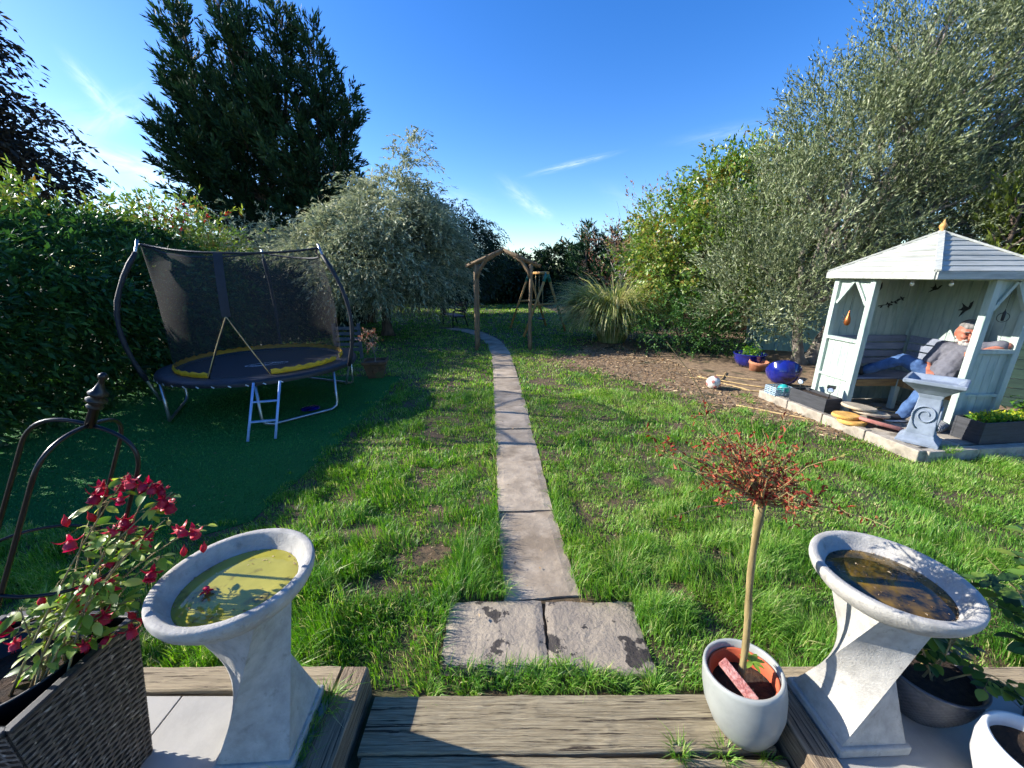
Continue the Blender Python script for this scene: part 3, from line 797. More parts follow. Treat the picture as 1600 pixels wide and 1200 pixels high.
# --- right-hand shrubs
tree('laurel_tree', 'tall rounded green shrub tree behind the pampas grass', 'tree', (5.1, 10.6, 0),
     [((5.0, 10.4, 2.3), (1.55, 1.3, 1.5)), ((5.5, 10.6, 3.5), (1.25, 1.1, 1.0)), ((4.2, 10.6, 2.4), (1.0, 1.0, 1.15)), ((6.9, 11.2, 4.1), (1.4, 1.2, .95)), ((6.4, 10.8, 2.6), (1.4, 1.2, 1.5))],
     (5.1, 10.6, 1.2), .13, M['laurel'], M['bark'], 520, 12, 9, .10, .047, .5, .25, .9, 91, n_limb=18)
tree('low_shrub', 'low dark shrub at the foot of the tall green shrub tree', 'shrub', (4.1, 9.3, 0), [((4.0, 9.3, .75), (1.0, .8, .65)), ((4.9, 9.0, .6), (.8, .7, .55))], (4.1, 9.3, .3), .06, M['hedge'], M['bark'], 130, 10, 9, .06, .026, .32, .2, .9, 92, n_limb=8, floor=.05)
tree('spindly_bush', 'thin half-bare bush with reddish leaves behind the pampas grass', 'shrub', (3.7, 13.6, 0), [((3.7, 13.6, 2.2), (1.3, .9, 1.6)), ((4.4, 13.4, 3.2), (.8, .7, 1.2))], (3.8, 13.6, .8), .07, M['redleaf'], M['barkpale'], 70, 5, 7, .09, .035, .6, .1, .8, 93, up=.9, n_limb=44, clump_r=.35)
tree('olive_tree', 'large grey-green olive tree behind the summerhouse', 'tree', (6.3, 8.1, 0),
     [((4.95, 7.9, 1.35), (.95, .85, 1.0)), ((5.7, 7.5, 1.75), (.9, .6, .85)), ((5.6, 7.9, 2.25), (1.75, 1.3, 1.6)), ((7.0, 8.0, 3.4), (2.2, 1.5, 1.7)), ((8.3, 8.2, 4.6), (2.1, 1.5, 1.6)), ((6.3, 7.9, 4.0), (1.5, 1.2, 1.1)), ((9.2, 8.3, 5.7), (1.5, 1.2, 1.15)), ((7.6, 8.1, 5.3), (1.2, 1.1, 1.0)), ((6.1, 8.0, 4.75), (.95, .9, .75)), ((7.0, 8.1, 5.7), (.9, .9, .75)), ((8.4, 8.2, 6.3), (.8, .8, .7)), ((8.2, 7.2, 2.6), (1.8, .9, 1.3))],
     (6.6, 8.1, 1.2), .17, M['olive'], M['barkpale'], 840, 15, 13, .07, .018, .5, -.05, .62, 94, out=.75, up=.75, n_limb=60, upbias=.25, clump_r=.15, floor=.25,
     trunks=[((6.2, 8.1, 0), (5.9, 8.0, 1.2), .12), ((6.5, 8.2, 0), (6.9, 8.0, 1.5), .14), ((6.7, 8.3, 0), (7.9, 8.2, 2.8), .12)])
cypress('gold_conifer', 'yellow-green conifer at the right edge behind the summerhouse roof', (8.5, 6.6, 0), [(8.5, 6.6, 8.5, 6.6, 4.1, .12, .5), (9.3, 6.5, 9.4, 6.5, 4.6, .12, .5), (7.7, 6.3, 7.7, 6.3, 2.9, .1, .4)], 95, M['cypress2'], 1.15, .0, ntw=20, K=9, sl=(.11, .035), dens=1.1)
tree('dark_tree', 'dark tree at the right edge above the yellow-green conifer', 'tree', (13.6, 10.0, 0), [((13.4, 10, 5.0), (2.2, 1.8, 2.0)), ((13.0, 10, 3.0), (2.4, 1.8, 2.0)), ((10.5, 10.5, 2.6), (2.4, 1.5, 2.0))], (13.4, 10, 2.5), .2, M['dark'], M['bark'], 320, 11, 9, .15, .05, .7, .2, .8, 96, n_limb=14)
# --- pampas grass
rg = np.random.default_rng(97)
n = 4600; a = rg.uniform(0, 2 * np.pi, n); base = np.array([2.85, 10.9, 0.])
root = thing('pampas_grass', 'fountain-shaped clump of pampas grass at the lawn edge', 'grass clump', tuple(base))
r0 = .36 * np.sqrt(rg.random(n)); L = rg.uniform(1.2, 2.55, n)
dirs = np.stack([np.cos(a), np.sin(a) * .85, np.zeros(n)], 1)
s = np.linspace(0, 1, 8); V = []
sd = np.stack([-np.sin(a), np.cos(a), np.zeros(n)], 1) + rg.normal(0, .25, (n, 3))
th0 = np.radians(rg.uniform(2, 26, n)); bend = np.radians(rg.uniform(70, 160, n))
ou = np.zeros(n); hz = np.zeros(n)
for i, t in enumerate(s):
    if i:
        th = th0 + bend * ((i - .5) / 7) ** 1.7
        ou = ou + np.sin(th) * L / 7; hz = np.maximum(hz + np.cos(th) * L / 7, .02)
    c = base + dirs * (r0 + ou)[:, None] + np.array([0, 0, 1.]) * hz[:, None]
    wd = .0095 * (1 - t ** 3) + .002
    V.append(np.stack([c - sd * wd, c + sd * wd], 1))
V = np.stack(V, 1).reshape(n, 16, 3)
F = np.concatenate([(np.arange(n) * 16)[:, None] + np.array([2 * i, 2 * i + 1, 2 * i + 3, 2 * i + 2]) for i in range(7)], 0)
leaf_object('blade', V.reshape(-1, 3), F, M['pampas'], rg, root, per=16, off=base).__setitem__('kind', 'stuff')
# ------------------------------------------------------------------ object materials
M['stone'] = pm('stone', hx('#98958d'), hx('#b4b0a7'), 16, .85, .5, detail=12, bscale=140, c3=hx('#8d8a81'), s3=24, t3=(.58, .72), bdist=.006, rvar=.08)
M['bluestone'] = pm('bluestone', hx('#6b7683'), hx('#8691a0'), 8, .8, .35, detail=9, bscale=60, c3=hx('#6d7884'), s3=3, bdist=.006)
M['algae'] = pm('algae', hx('#8a852c'), hx('#b9ae4c'), 4, .05, .0, c3=hx('#635526'), s3=9, t3=(.56, .66), lo=.3, hi=.7)
M['murk'] = pm('murk', hx('#2c2410'), hx('#8a6a1c'), 7, .03, .0, c3=hx('#1d1c10'), s3=5, t3=(.48, .6), lo=.36, hi=.66, detail=9)
M['blackmetal'] = pm('blackmetal', hx('#0d0e10'), hx('#17181b'), 12, .35, .05, metal=.2)
M['steel'] = pm('steel', hx('#8d959c'), hx('#b0b6bb'), 10, .34, .04, metal=.85)
M['bluesteel'] = pm('bluesteel', hx('#8fb0dc'), hx('#a6c2e6'), 10, .4, .03, metal=.2)
M['sleeve'] = pm('sleeve', hx('#14171e'), hx('#1f232c'), 22, .6, .5, bscale=40)
M['pad'] = pm('pad', hx('#14181f'), hx('#1e232c'), 9, .5, .4, bscale=16, bdist=.02)
M['mat'] = pm('mat', hx('#12151b'), hx('#1a1e26'), 30, .65, .1)
M['yellow'] = pm('yellow', hx('#c9970c'), hx('#e2b01c'), 12, .6, .5, bscale=35, bdist=.02)
M['white'] = pm('white', hx('#c9cdd2'), hx('#e4e6e8'), 10, .5)
M['mint'] = pm('mint', hx('#9ba9a0'), hx('#acb8ae'), 4, .6, .15, stretch=(5, 5, 1), detail=8, bscale=6, c3=hx('#7b9086'), s3=2.4, t3=(.52, .72), bdist=.004, objrand=.05)
M['roofboard'] = pm('roofboard', hx('#9a9d95'), hx('#b4b5ac'), 5, .7, .4, stretch=(1, 9, 9), detail=8, bscale=6, c3=hx('#80847c'), s3=1.5, t3=(.52, .72), bdist=.005, objrand=.10)
M['benchgrey'] = pm('benchgrey', hx('#6c7382'), hx('#838997'), 6, .6, .2, stretch=(1, 6, 6), bscale=8, objrand=.06)
M['rawwood'] = pm('rawwood', hx('#7a5b38'), hx('#a5814f'), 5, .75, .4, stretch=(1, 8, 8), bscale=7)
M['rustic'] = pm('rustic', hx('#5f4d3a'), hx('#8f7858'), 6, .85, .6, stretch=(5, 5, .8), bscale=9, objrand=.08)
M['swingwood'] = pm('swingwood', hx('#a87a40'), hx('#cc9c58'), 6, .7, .4, stretch=(5, 5, .8), bscale=9)
M['greenbracket'] = pm('greenbracket', hx('#1f6a58'), hx('#2d806c'), 9, .5)
M['bluglaze'] = pm('bluglaze', hx('#10175a'), hx('#1b2788'), 5, .12, .05, coat=.6, c3=hx('#0f1548'), s3=4)
M['terra'] = pm('terra', hx('#9a5f42'), hx('#bd8262'), 9, .85, .3, c3=hx('#8b7868'), s3=3)
M['terrain'] = pm('terrainner', hx('#a4492c'), hx('#b85a38'), 9, .8, .2)
M['oldterra'] = pm('oldterra', hx('#4a3a2c'), hx('#6b5138'), 9, .9, .5, c3=hx('#4f5430'), s3=4)
M['greypot'] = pm('greypot', hx('#8b8e89'), hx('#9b9e98'), 7, .42, .08, c3=hx('#7b837f'), s3=3, coat=.2)
M['whitepot'] = pm('whitepot', hx('#c9cac6'), hx('#dededa'), 7, .45, .06, c3=hx('#a9a79e'), s3=4, t3=(.58, .7), coat=.2)
M['darkpot'] = pm('darkpot', hx('#3a3c41'), hx('#56585e'), 9, .45, .1)
M['compost'] = pm('compost', hx('#1c1510'), hx('#43301f'), 30, .95, .9, bscale=55, bdist=.03)
M['blackplastic'] = pm('blackplastic', hx('#111315'), hx('#1d1f22'), 9, .45, .1)
M['fencegrey'] = pm('fencegrey', hx('#4c4f50'), hx('#626566'), 6, .85, .4, stretch=(1, 6, 6), bscale=8)
M['trough'] = pm('trough', hx('#26282c'), hx('#3b3d42'), 5, .7, .5, stretch=(1, 1, 9), bscale=9, bdist=.006)
M['wicker'] = pm('wicker', hx('#2a2624'), hx('#6b625a'), 30, .55, .3, stretch=(1, 1, 1), lo=.3, hi=.72, c3=hx('#9a9187'), s3=45, t3=(.58, .68))
M['wickerdark'] = pm('wickerdark', hx('#141312'), hx('#24211f'), 30, .7, .3)
M['brickpink'] = pm('brickpink', hx('#a5625a'), hx('#d3a096'), 60, .95, .9, bscale=120, lo=.4, hi=.6, bdist=.01)
M['cane'] = pm('cane', hx('#b08f58'), hx('#d6bb84'), 8, .7, .2, stretch=(3, 3, .5))
M['stem'] = pm('stem', hx('#77663f'), hx('#a28f60'), 10, .8, .3, stretch=(4, 4, .6))
M['bronze'] = pm('bronze', hx('#8a4a26'), hx('#b97040'), 9, .35, .1, metal=.8)
M['ornament'] = pm('ornament', hx('#14171a'), hx('#22262a'), 9, .6)
M['tanstone'] = pm('tanstone', hx('#9c8e78'), hx('#b9ab92'), 10, .9, .5, bscale=60)
M['redstone'] = pm('redstone', hx('#9c6157'), hx('#b77c70'), 10, .9, .5, bscale=60)
M['ochre'] = pm('ochre', hx('#c09044'), hx('#d8ae62'), 10, .9, .5, bscale=60)
M['teal'] = pm('teal', hx('#1b8f8c'), hx('#2fa9a4'), 6, .4)
M['football'] = pm('football', hx('#c9c5bd'), hx('#ddd8cf'), 9, .5, .1, c3=hx('#9a4a44'), s3=9, t3=(.6, .62))
M['crate'] = pm('crate', hx('#8fa3b0'), hx('#a8bac6'), 9, .5)
M['glass'] = pm('lampglass', hx('#b9bec2'), hx('#e2e5e7'), 9, .12, metal=.6)
M['fuchsialeaf'] = leafmat('fuchsialeaf', [hx('#557630'), hx('#7a9c40'), hx('#a0b854'), hx('#c0c874')], trans=.48, rough=.4, spec=.4, objrand=True)
M['fuchsia'] = leafmat('fuchsia', [hx('#a00f28'), hx('#bc1a30'), hx('#cc3042')], trans=.2, rough=.45, spec=.3, objrand=True)
M['fuchsiapet'] = leafmat('fuchsiapet', [hx('#a41630'), hx('#b82640'), hx('#c84458')], trans=.25, rough=.5, spec=.3, objrand=True)
M['roseleaf'] = leafmat('roseleaf', [hx('#274020'), hx('#3a5a2a'), hx('#56762f'), hx('#7f8f3c')], trans=.3, rough=.4, spec=.4, objrand=True)
M['acer'] = leafmat('acer', [hx('#6e3026'), hx('#944030'), hx('#ae5844'), hx('#8f9452')], trans=.3, rough=.6, spec=.2)
M['sprout'] = leafmat('sprout', [hx('#7fa03a'), hx('#98b84a')], trans=.4, objrand=True)
M['green'] = leafmat('green', [hx('#3a6a22'), hx('#5a8a30'), hx('#86a840')], trans=.35)
M['yellowflower'] = leafmat('yellowflower', [hx('#b8b820'), hx('#d0cc3a')], trans=.3)

# ------------------------------------------------------------------ birdbaths
def twisted_birdbath(label, x, y, rz, watermat, twist, seed):
    root = thing('birdbath', label, 'birdbath', (x, y, .15), rz, 'twisted stone birdbaths')
    b = MB(); b.box((0, 0, .022), (.29, .29, .044)); b.build('base', M['stone'], root, bevel=.008)
    # square column twisted through a quarter turn, sharp along its four edges
    N = 26; b = MB()
    def sq(t):
        cs = ((-1, -1), (1, -1), (1, 1), (-1, 1)); h = .118 + .012 * (1 - t) ** 2
        return [(h * G(cs[q][0], cs[(q + 1) % 4][0], t), h * G(cs[q][1], cs[(q + 1) % 4][1], t), .044 + .582 * t) for q in range(4)]
    for k in range(4):
        V = []
        for i in range(N + 1):
            s = sq(i / N); p, q = Vector(s[k]), Vector(s[(k + 1) % 4])
            V += [p.lerp(q, u / 6) for u in range(7)]
        b.add(V, [(i * 7 + u, i * 7 + u + 1, (i + 1) * 7 + u + 1, (i + 1) * 7 + u) for i in range(N) for u in range(6)], smooth=True)
    b.build('pedestal', M['stone'], root)
    b = MB(); b.lathe([(.0, .588), (.12, .589), (.165, .606), (.205, .634), (.232, .664), (.2415, .684), (.243, .690), (.243, .704), (.2415, .710), (.236, .7125), (.2195, .7125), (.214, .709), (.203, .690), (.190, .668), (.178, .654), (.16, .647), (0, .645)], 64)
    b.build('bowl', M['stone'], root)
    b = MB(); b.lathe([(.1835, .661), (.18, .6625), (.12, .6625), (.06, .6625), (0, .6625)], 64); b.build('water', watermat, root)
    return root
bl = twisted_birdbath('twisted stone birdbath with yellow-green water near the wicker planter', -.93, 1.07, R(3), M['algae'], 88, 1); bl.scale = (.97, .97, 1.06)
br = twisted_birdbath('twisted stone birdbath with brown murky water beside the leaning grey pot', 1.335, 1.12, R(2), M['murk'], 88, 2); br.scale = (.94, .94, 1.0)
rg = np.random.default_rng(3)
for root, n in ((bl, 70), (br, 90)):
    a = rg.uniform(0, 6.28, n); r = .18 * np.sqrt(rg.uniform(.1, 1, n)); r[: n // 2] = .178
    P = np.stack([r * np.cos(a), r * np.sin(a), np.full(n, .664)], 1)
    V, F = leaves(P, np.stack([np.cos(a * 7), np.sin(a * 7), np.zeros(n)], 1), np.tile([0, 0, 1.], (n, 1)) + rg.normal(0, .1, (n, 3)), rg.uniform(.004, .013, n), rg.uniform(.003, .007, n))
    leaf_object('floating_debris', V, F, M['litter'], rg, root)['kind'] = 'stuff'

# ------------------------------------------------------------------ leaf and flower pieces shared by the pot plants
def leaf_piece(name, mat, l=1.0, wd=.5, curl=.12, n=5):
    b = MB(); V = []
    for i in range(n + 1):
        t = i / n; hw = wd / 2 * math.sin(math.pi * min(1, t * .92 + .06)) ** .8 if 0 < i < n else .01
        z = -curl * t * t * l
        V += [(-hw, t * l, z + hw * .25), (0, t * l, z), (hw, t * l, z + hw * .25)]
    b.add(V, [(i * 3 + k, i * 3 + k + 1, i * 3 + k + 4, i * 3 + k + 3) for i in range(n) for k in (0, 1)], smooth=True)
    me = bpy.data.meshes.new(name); me.from_pydata(b.v, [], b.f); me.materials.append(mat)
    me.polygons.foreach_set('use_smooth', [True] * len(me.polygons)); me.update()
    return me
def place(o, p, d, up, s):
    d = Vector(d).normalized(); up = Vector(up)
    x = d.cross(up); x = x.normalized() if x.length > 1e-5 else Vector((1, 0, 0)); z = x.cross(d)
    m = Matrix((x, d, z)).transposed().to_4x4()
    o.matrix_local = Matrix.Translation(p) @ m @ Matrix.Scale(s, 4)
def flower_mesh():
    b = MB()
    b.tube([(0, 0, 0), (0, 0, -.012), (0, 0, -.022)], [.003, .0045, .005], 7)
    for k in range(4):
        a = k * math.pi / 2 + .3; c, s = math.cos(a), math.sin(a)
        V = []
        for t, r, z, hw in ((0, .004, -.02, .004), (.4, .017, -.024, .0085), (.75, .028, -.018, .006), (1, .036, -.010, .0008)):
            V += [(c * r - s * hw, s * r + c * hw, z), (c * r, s * r, z + .0015), (c * r + s * hw, s * r - c * hw, z)]
        b.add(V, [(i * 3 + j, i * 3 + j + 1, i * 3 + j + 4, i * 3 + j + 3) for i in range(3) for j in (0, 1)], smooth=True)
    b.lathe([(.004, -.02), (.013, -.028), (.0165, -.037), (.0145, -.046), (.018, -.05)], 10, mi=1, fn=lambda a, z: .0025 * math.sin(a * 5))
    b.lathe([(.003, -.02), (.009, -.03), (.011, -.042), (.009, -.048)], 8, mi=1)
    for k in range(5):
        a = k * 1.26; b.tube([(.002 * math.cos(a), .002 * math.sin(a), -.03), (.007 * math.cos(a), .007 * math.sin(a), -.064)], .0006, 3)
    me = bpy.data.meshes.new('flower'); me.from_pydata(b.v, [], b.f); me.materials.append(M['fuchsia']); me.materials.append(M['fuchsiapet'])
    me.polygons.foreach_set('material_index', b.mi); me.polygons.foreach_set('use_smooth', b.sm); me.update()
    return me
FL = flower_mesh()
def bud_mesh():
    b = MB(); b.lathe([(.001, 0), (.003, -.008), (.009, -.018), (.0105, -.026), (.007, -.036), (.0005, -.044)], 8)
    me = bpy.data.meshes.new('bud'); me.from_pydata(b.v, [], b.f); me.materials.append(M['fuchsia'])
    me.polygons.foreach_set('use_smooth', b.sm); me.update(); return me
BUD = bud_mesh()
LF = leaf_piece('fuchsia_leaf', M['fuchsialeaf'], 1, .46, .25)

# ------------------------------------------------------------------ wicker planter with fuchsia and obelisk
X0, X1, Y0, Y1, ZT, ZB = -1.74, -1.30, .70, 1.055, .735, .15
tp = .05
root = thing('wicker_planter', 'tall square dark wicker planter holding the fuchsia', 'planter', ((X0 + X1) / 2, (Y0 + Y1) / 2, ZB)); of = root.location
def pc(t): return [(X0 + tp * (1 - t), Y0 + tp * (1 - t)), (X1 - tp * (1 - t), Y0 + tp * (1 - t)), (X1 - tp * (1 - t), Y1 - tp * (1 - t)), (X0 + tp * (1 - t), Y1 - tp * (1 - t))]
b = MB()
for k in range(4):
    a, c = pc(0), pc(1); i, j = k, (k + 1) % 4
    b.add([(*a[i], ZB), (*a[j], ZB), (*c[j], ZT - .01), (*c[i], ZT - .01)], [(0, 1, 2, 3)])
b.build('core', M['wickerdark'], root, off=of)
b = MB(); rows = 54
for k in (0, 1, 2, 3):
    for r in range(rows):
        t0 = (r + .08) / rows; t1 = (r + .92) / rows; ph = (r % 2) * math.pi
        a0, a1 = pc(t0), pc(t1); i, j = k, (k + 1) % 4
        nx, ny = [(0, -1), (1, 0), (0, 1), (-1, 0)][k]; seg = 44
        V = []
        for s in range(seg + 1):
            u = s / seg; wv = .0045 + .0042 * math.sin(u * seg / 2 * math.pi * .5 + ph); zz = .004 * math.sin(u * 9 + r)
            for (p, t, e) in ((a0, t0, -.6), (a0, (t0 + t1) / 2, .4), (a1, t1, -.6)):
                V.append((p[i][0] + (p[j][0] - p[i][0]) * u + nx * (wv + e * .003), p[i][1] + (p[j][1] - p[i][1]) * u + ny * (wv + e * .003), ZB + (ZT - ZB) * t + zz * .4))
        b.add(V, [(s * 3 + q, (s + 1) * 3 + q, (s + 1) * 3 + q + 1, s * 3 + q + 1) for s in range(seg) for q in (0, 1)], smooth=True)
b.build('weave', M['wicker'], root, off=of)['kind'] = 'stuff'
b = MB(); c = pc(1)
for k in range(4):
    b.bar((*c[k], ZT), (*c[(k + 1) % 4], ZT), .03, .018)
b.build('rim', M['blackplastic'], root, off=of, bevel=.006)
cx, cy = (X0 + X1) / 2, (Y0 + Y1) / 2
b = MB(); b.lathe([(.135, .45), (.172, .735), (.176, .742), (.168, .742), (.15, .66), (0, .66)], 40, (cx, cy, 0)); b.build('liner_pot', M['blackplastic'], root, off=of)
b = MB(); b.lathe([(.152, .672), (.1, .676), (.05, .68), (0, .678)], 30, (cx, cy, 0), fn=lambda a, z: .004 * math.sin(5 * a)); b.build('compost', M['compost'], root, off=of)

rg = np.random.default_rng(77)
fr = thing('fuchsia', 'fuchsia with crimson hanging flowers spilling over the wicker planter', 'plant', (cx, cy, .66))
fo = np.array(fr.location); b = MB()
tips = [((-1.36, 1.06, 1.10), 1), ((-1.26, 1.06, 1.235), 1), ((-1.20, 1.08, 1.27), 1), ((-1.14, 1.08, 1.235), 1), ((-1.10, 1.1, 1.19), 1), ((-1.05, 1.10, 1.055), 1), ((-1.24, 1.04, 1.12), 1), ((-1.19, 1.04, 1.05), 1),
        ((-1.44, 1.0, .93), 1), ((-1.52, .95, .88), 1), ((-1.30, 1.0, .96), 1), ((-1.20, 1.0, .86), 1), ((-1.22, .98, .79), 1), ((-1.32, .92, .80), 1), ((-1.40, .98, .86), 1), ((-1.48, .90, .83), 1), ((-1.16, 1.06, .98), 1), ((-1.33, 1.05, 1.02), 1), ((-1.25, 1.0, .93), 1), ((-1.28, .93, .86), 1), ((-1.13, 1.08, 1.1), 1)]
nleaf = 0; flowers = []
for ti, (tpnt, _) in enumerate(tips):
    s0 = np.array([cx + .11 + rg.normal(0, .05), cy + .05 + rg.normal(0, .05), .665]); e = np.array(tpnt)
    mid = (s0 + e) / 2 + np.array([-.03, .01, .07]) + rg.normal(0, .015, 3)
    pts = [(1 - t) ** 2 * s0 + 2 * t * (1 - t) * mid + t * t * e for t in np.linspace(0, 1, 9)]
    b.tube([p - fo for p in pts], list(np.linspace(.004, .0014, 9)), 5)
    for k in range(9):
        t = rg.uniform(.3, 1.03); p = (1 - t) ** 2 * s0 + 2 * t * (1 - t) * mid + t * t * e
        for sgn in (-1, 1):
            az = rg.uniform(0, 6.28); d = Vector((math.cos(az) + .25, math.sin(az) - .2, rg.uniform(-.55, .35)))
            q = p + np.array(d.normalized()) * .02
            b.tube([p - fo, q - fo], .0009, 3, cap=False)
            o = bpy.data.objects.new('leaf', LF); link(o, fr); place(o, Vector(q - fo), d, (rg.normal(0, .3), rg.normal(0, .3), 1), rg.uniform(.022, .058)); nleaf += 1
    for k in range(3 if ti in (1, 2, 3, 4, 6, 7, 12, 10) else 1):
        q = e + rg.normal(0, .022, 3) + np.array([0, -.005, -.005]); h = rg.uniform(.015, .035)
        b.tube([e - fo, (e + q) / 2 - fo, q - fo], .0008, 3, cap=False)
        flowers.append((q, rg.uniform(.65, 1.0)))
b.build('stem', M['stem'], fr)
for (q, s) in flowers:
    o = bpy.data.objects.new('flower', FL); link(o, fr); o.location = Vector(q - fo); o.scale = (s,) * 3; o.rotation_euler = (rg.normal(0, .45), rg.normal(0, .45), rg.uniform(0, 6))
for q in [(-1.385, 1.03, 1.155), (-1.31, 1.03, 1.165), (-1.095, 1.085, 1.0), (-1.45, .96, .92), (-1.23, .98, .83), (-1.03, 1.09, 1.01)]:
    o = bpy.data.objects.new('bud', BUD); link(o, fr); o.location = Vector(np.array(q) - fo); o.rotation_euler = (rg.normal(0, .3), rg.normal(0, .3), 0)
# fallen flower on the water
o = tag(mesh_obj('fallen_flower', FL, None, (-1.0, 1.02, .863), (1.6, .3, .7), .55), 'fallen crimson flower floating on the yellow-green water', 'flower')

ob = thing('obelisk', 'black metal obelisk with a turned finial behind the fuchsia', 'plant support', (-1.60, .98, .66)); oo = np.array(ob.location)
base = np.array([-1.60, .98, .66]); top = np.array([-1.262, 1.09, 1.47]); ax = nrm((top - base)[None])[0]
s1 = nrm(np.cross(ax, [0, 1, 0])[None])[0]; s2 = np.cross(ax, s1)
H_ = np.linalg.norm(top - base)
ri = .15
for k in range(4):
    a = k * math.pi / 2 + .15; rd = s1 * math.cos(a) + s2 * math.sin(a)
    pts = []
    for t in np.linspace(0, 1, 12): pts.append(base + ax * H_ * .80 * t + rd * (ri + .02 * (1 - t)) - oo)
    for t in np.linspace(.08, 1, 12): pts.append(base + ax * (H_ * .80 + H_ * .15 * math.sin(t * math.pi / 2) ** .75) + rd * ri * max(0, math.cos(t * math.pi / 2)) ** .75 - oo)
    b = MB(); b.tube(pts, .0062, 7); b.build('leg', M['blackmetal'], ob)
for t, name in ((.42, 'ring'),):
    b = MB(); pts = [base + ax * H_ * t + (s1 * math.cos(a) + s2 * math.sin(a)) * (ri + .014) - oo for a in np.linspace(0, 2 * math.pi, 33)]
    b.tube(pts, .0055, 6, cap=False); b.build(name, M['blackmetal'], ob)
b = MB(); prof = [(0, -.03), (.013, -.03), (.012, .03), (.018, .032), (.020, .040), (.014, .045), (.024, .054), (.025, .062), (.014, .070), (.023, .076), (.024, .082), (.015, .092), (.008, .112), (.006, .126), (.011, .132), (.011, .140), (.006, .147), (0, .149)]
b.lathe(prof, 20); o = b.build('finial', M['blackmetal'], ob); q = Vector((0, 0, 1)).rotation_difference(Vector(ax)); o.rotation_mode = 'QUATERNION'; o.rotation_quaternion = q; o.location = Vector(top - ax * .02 - oo)

# ------------------------------------------------------------------ leaning grey pot with the red standard tree
pot = thing('plant_pot', 'smooth pale grey egg-shaped pot tilted on the sleeper step', 'pot', (.965, 1.14, .05), rot=(R(-6), R(-7), 0))
b = MB(); b.lathe([(0, 0), (.075, .0), (.095, .012), (.125, .07), (.146, .15), (.150, .22), (.146, .285), (.143, .30), (.136, .303), (.129, .298), (.13, .24), (.128, .22)], 56); b.build('shell', M['greypot'], pot)
b = MB(); b.lathe([(.122, .14), (.126, .272), (.121, .275), (.116, .27), (.112, .21)], 48); b.build('inner_pot', M['terrain'], pot)
b = MB(); b.lathe([(.118, .205), (.08, .212), (.03, .216), (0, .215)], 36, fn=lambda a, z: .003 * math.sin(6 * a)); b.build('compost', M['compost'], pot)
br_ = MB(); br_.box((0, 0, 0), (.15, .038, .05)); o = br_.build('broken_brick', M['brickpink'], bevel=.004)
o.location = (.885, 1.125, .338); o.rotation_euler = (R(35), R(18), R(-62)); tag(o, 'rough pink brick offcut leaning inside the tilted grey pot', 'brick')
tb = np.array([.926, 1.165, .27]); tt = np.array([.885, 1.2, 1.085])
ac = thing('standard_tree', 'small lollipop tree with withered red leaves growing in the grey pot', 'tree', tuple(tb))
b = MB(); pts = [G(tb, tt, t) + np.array([.006 * math.sin(7 * t), 0, 0]) for t in np.linspace(0, 1, 14)]
b.tube([p - tb for p in pts], [.0135 - .002 * t + (.005 if i in (12, 13) else 0) + .0012 * math.sin(i * 2.4) for i, t in enumerate(np.linspace(0, 1, 14))], 10)
rg = np.random.default_rng(12); Pl, Dl = [], []
for k in range(54):
    az = rg.uniform(0, 6.28); el = rg.uniform(-.05, 1.05); L = rg.uniform(.16, .44) * (1 - .3 * max(0, el)) * (1 - .25 * math.cos(az))
    d = np.array([math.cos(az) * math.cos(el), math.sin(az) * math.cos(el) * .8, math.sin(el) + .25]); d /= np.linalg.norm(d)
    e = tt + d * L + np.array([-.05, 0, .05 - .10 * L]); m_ = tt + d * L * .45 + np.array([0, 0, .03])
    pts = [(1 - t) ** 2 * tt + 2 * t * (1 - t) * m_ + t * t * e + rg.normal(0, .006, 3) for t in np.linspace(0, 1, 8)]
    b.tube([p - tb for p in pts], list(np.linspace(.0035, .0009, 8)), 4, cap=False)
    for j in range(2):
        q = pts[int(rg.integers(2, 7))]; f = q + rg.normal(0, .05, 3) + [0, 0, .02]
        b.tube([q - tb, f - tb], [.0013, .0006], 3, cap=False)
        for u in np.linspace(.2, 1, 7): Pl.append(G(q, f, u)); Dl.append(nrm((rg.normal(size=3) * .8 + (f - q) * 8)[None])[0])
    for t in rg.uniform(.22, 1, 13): Pl.append(pts[int(t * 7)] + rg.normal(0, .008, 3)); Dl.append(nrm(rg.normal(size=(1, 3)))[0])
whip = [np.array(p) for p in ((.88, 1.2, 1.12), (.77, 1.2, 1.28), (.66, 1.2, 1.44), (.56, 1.2, 1.58), (.487, 1.2, 1.665))]
b.tube([p - tb for p in whip], list(np.linspace(.0028, .0008, 5)), 4, cap=False)
b.build('trunk', M['stem'], ac)
Pl, Dl = np.array(Pl), np.array(Dl)
V, F = leaves(Pl, Dl, rg.normal(size=Pl.shape), rg.uniform(.012, .03, len(Pl)), rg.uniform(.005, .011, len(Pl)), .6)
leaf_object('crown', V, F, M['acer'], rg, ac, off=tb)
sp = leaf_piece('sprout', M['sprout'], 1, .4, .3)
for k in range(7):
    az = k * .9; o = bpy.data.objects.new('sprout_leaf', sp); link(o, ac); place(o, Vector((.02, -.01, .13)), (math.cos(az) + .35, math.sin(az), .25), (0, 0, 1), rg.uniform(.035, .055))

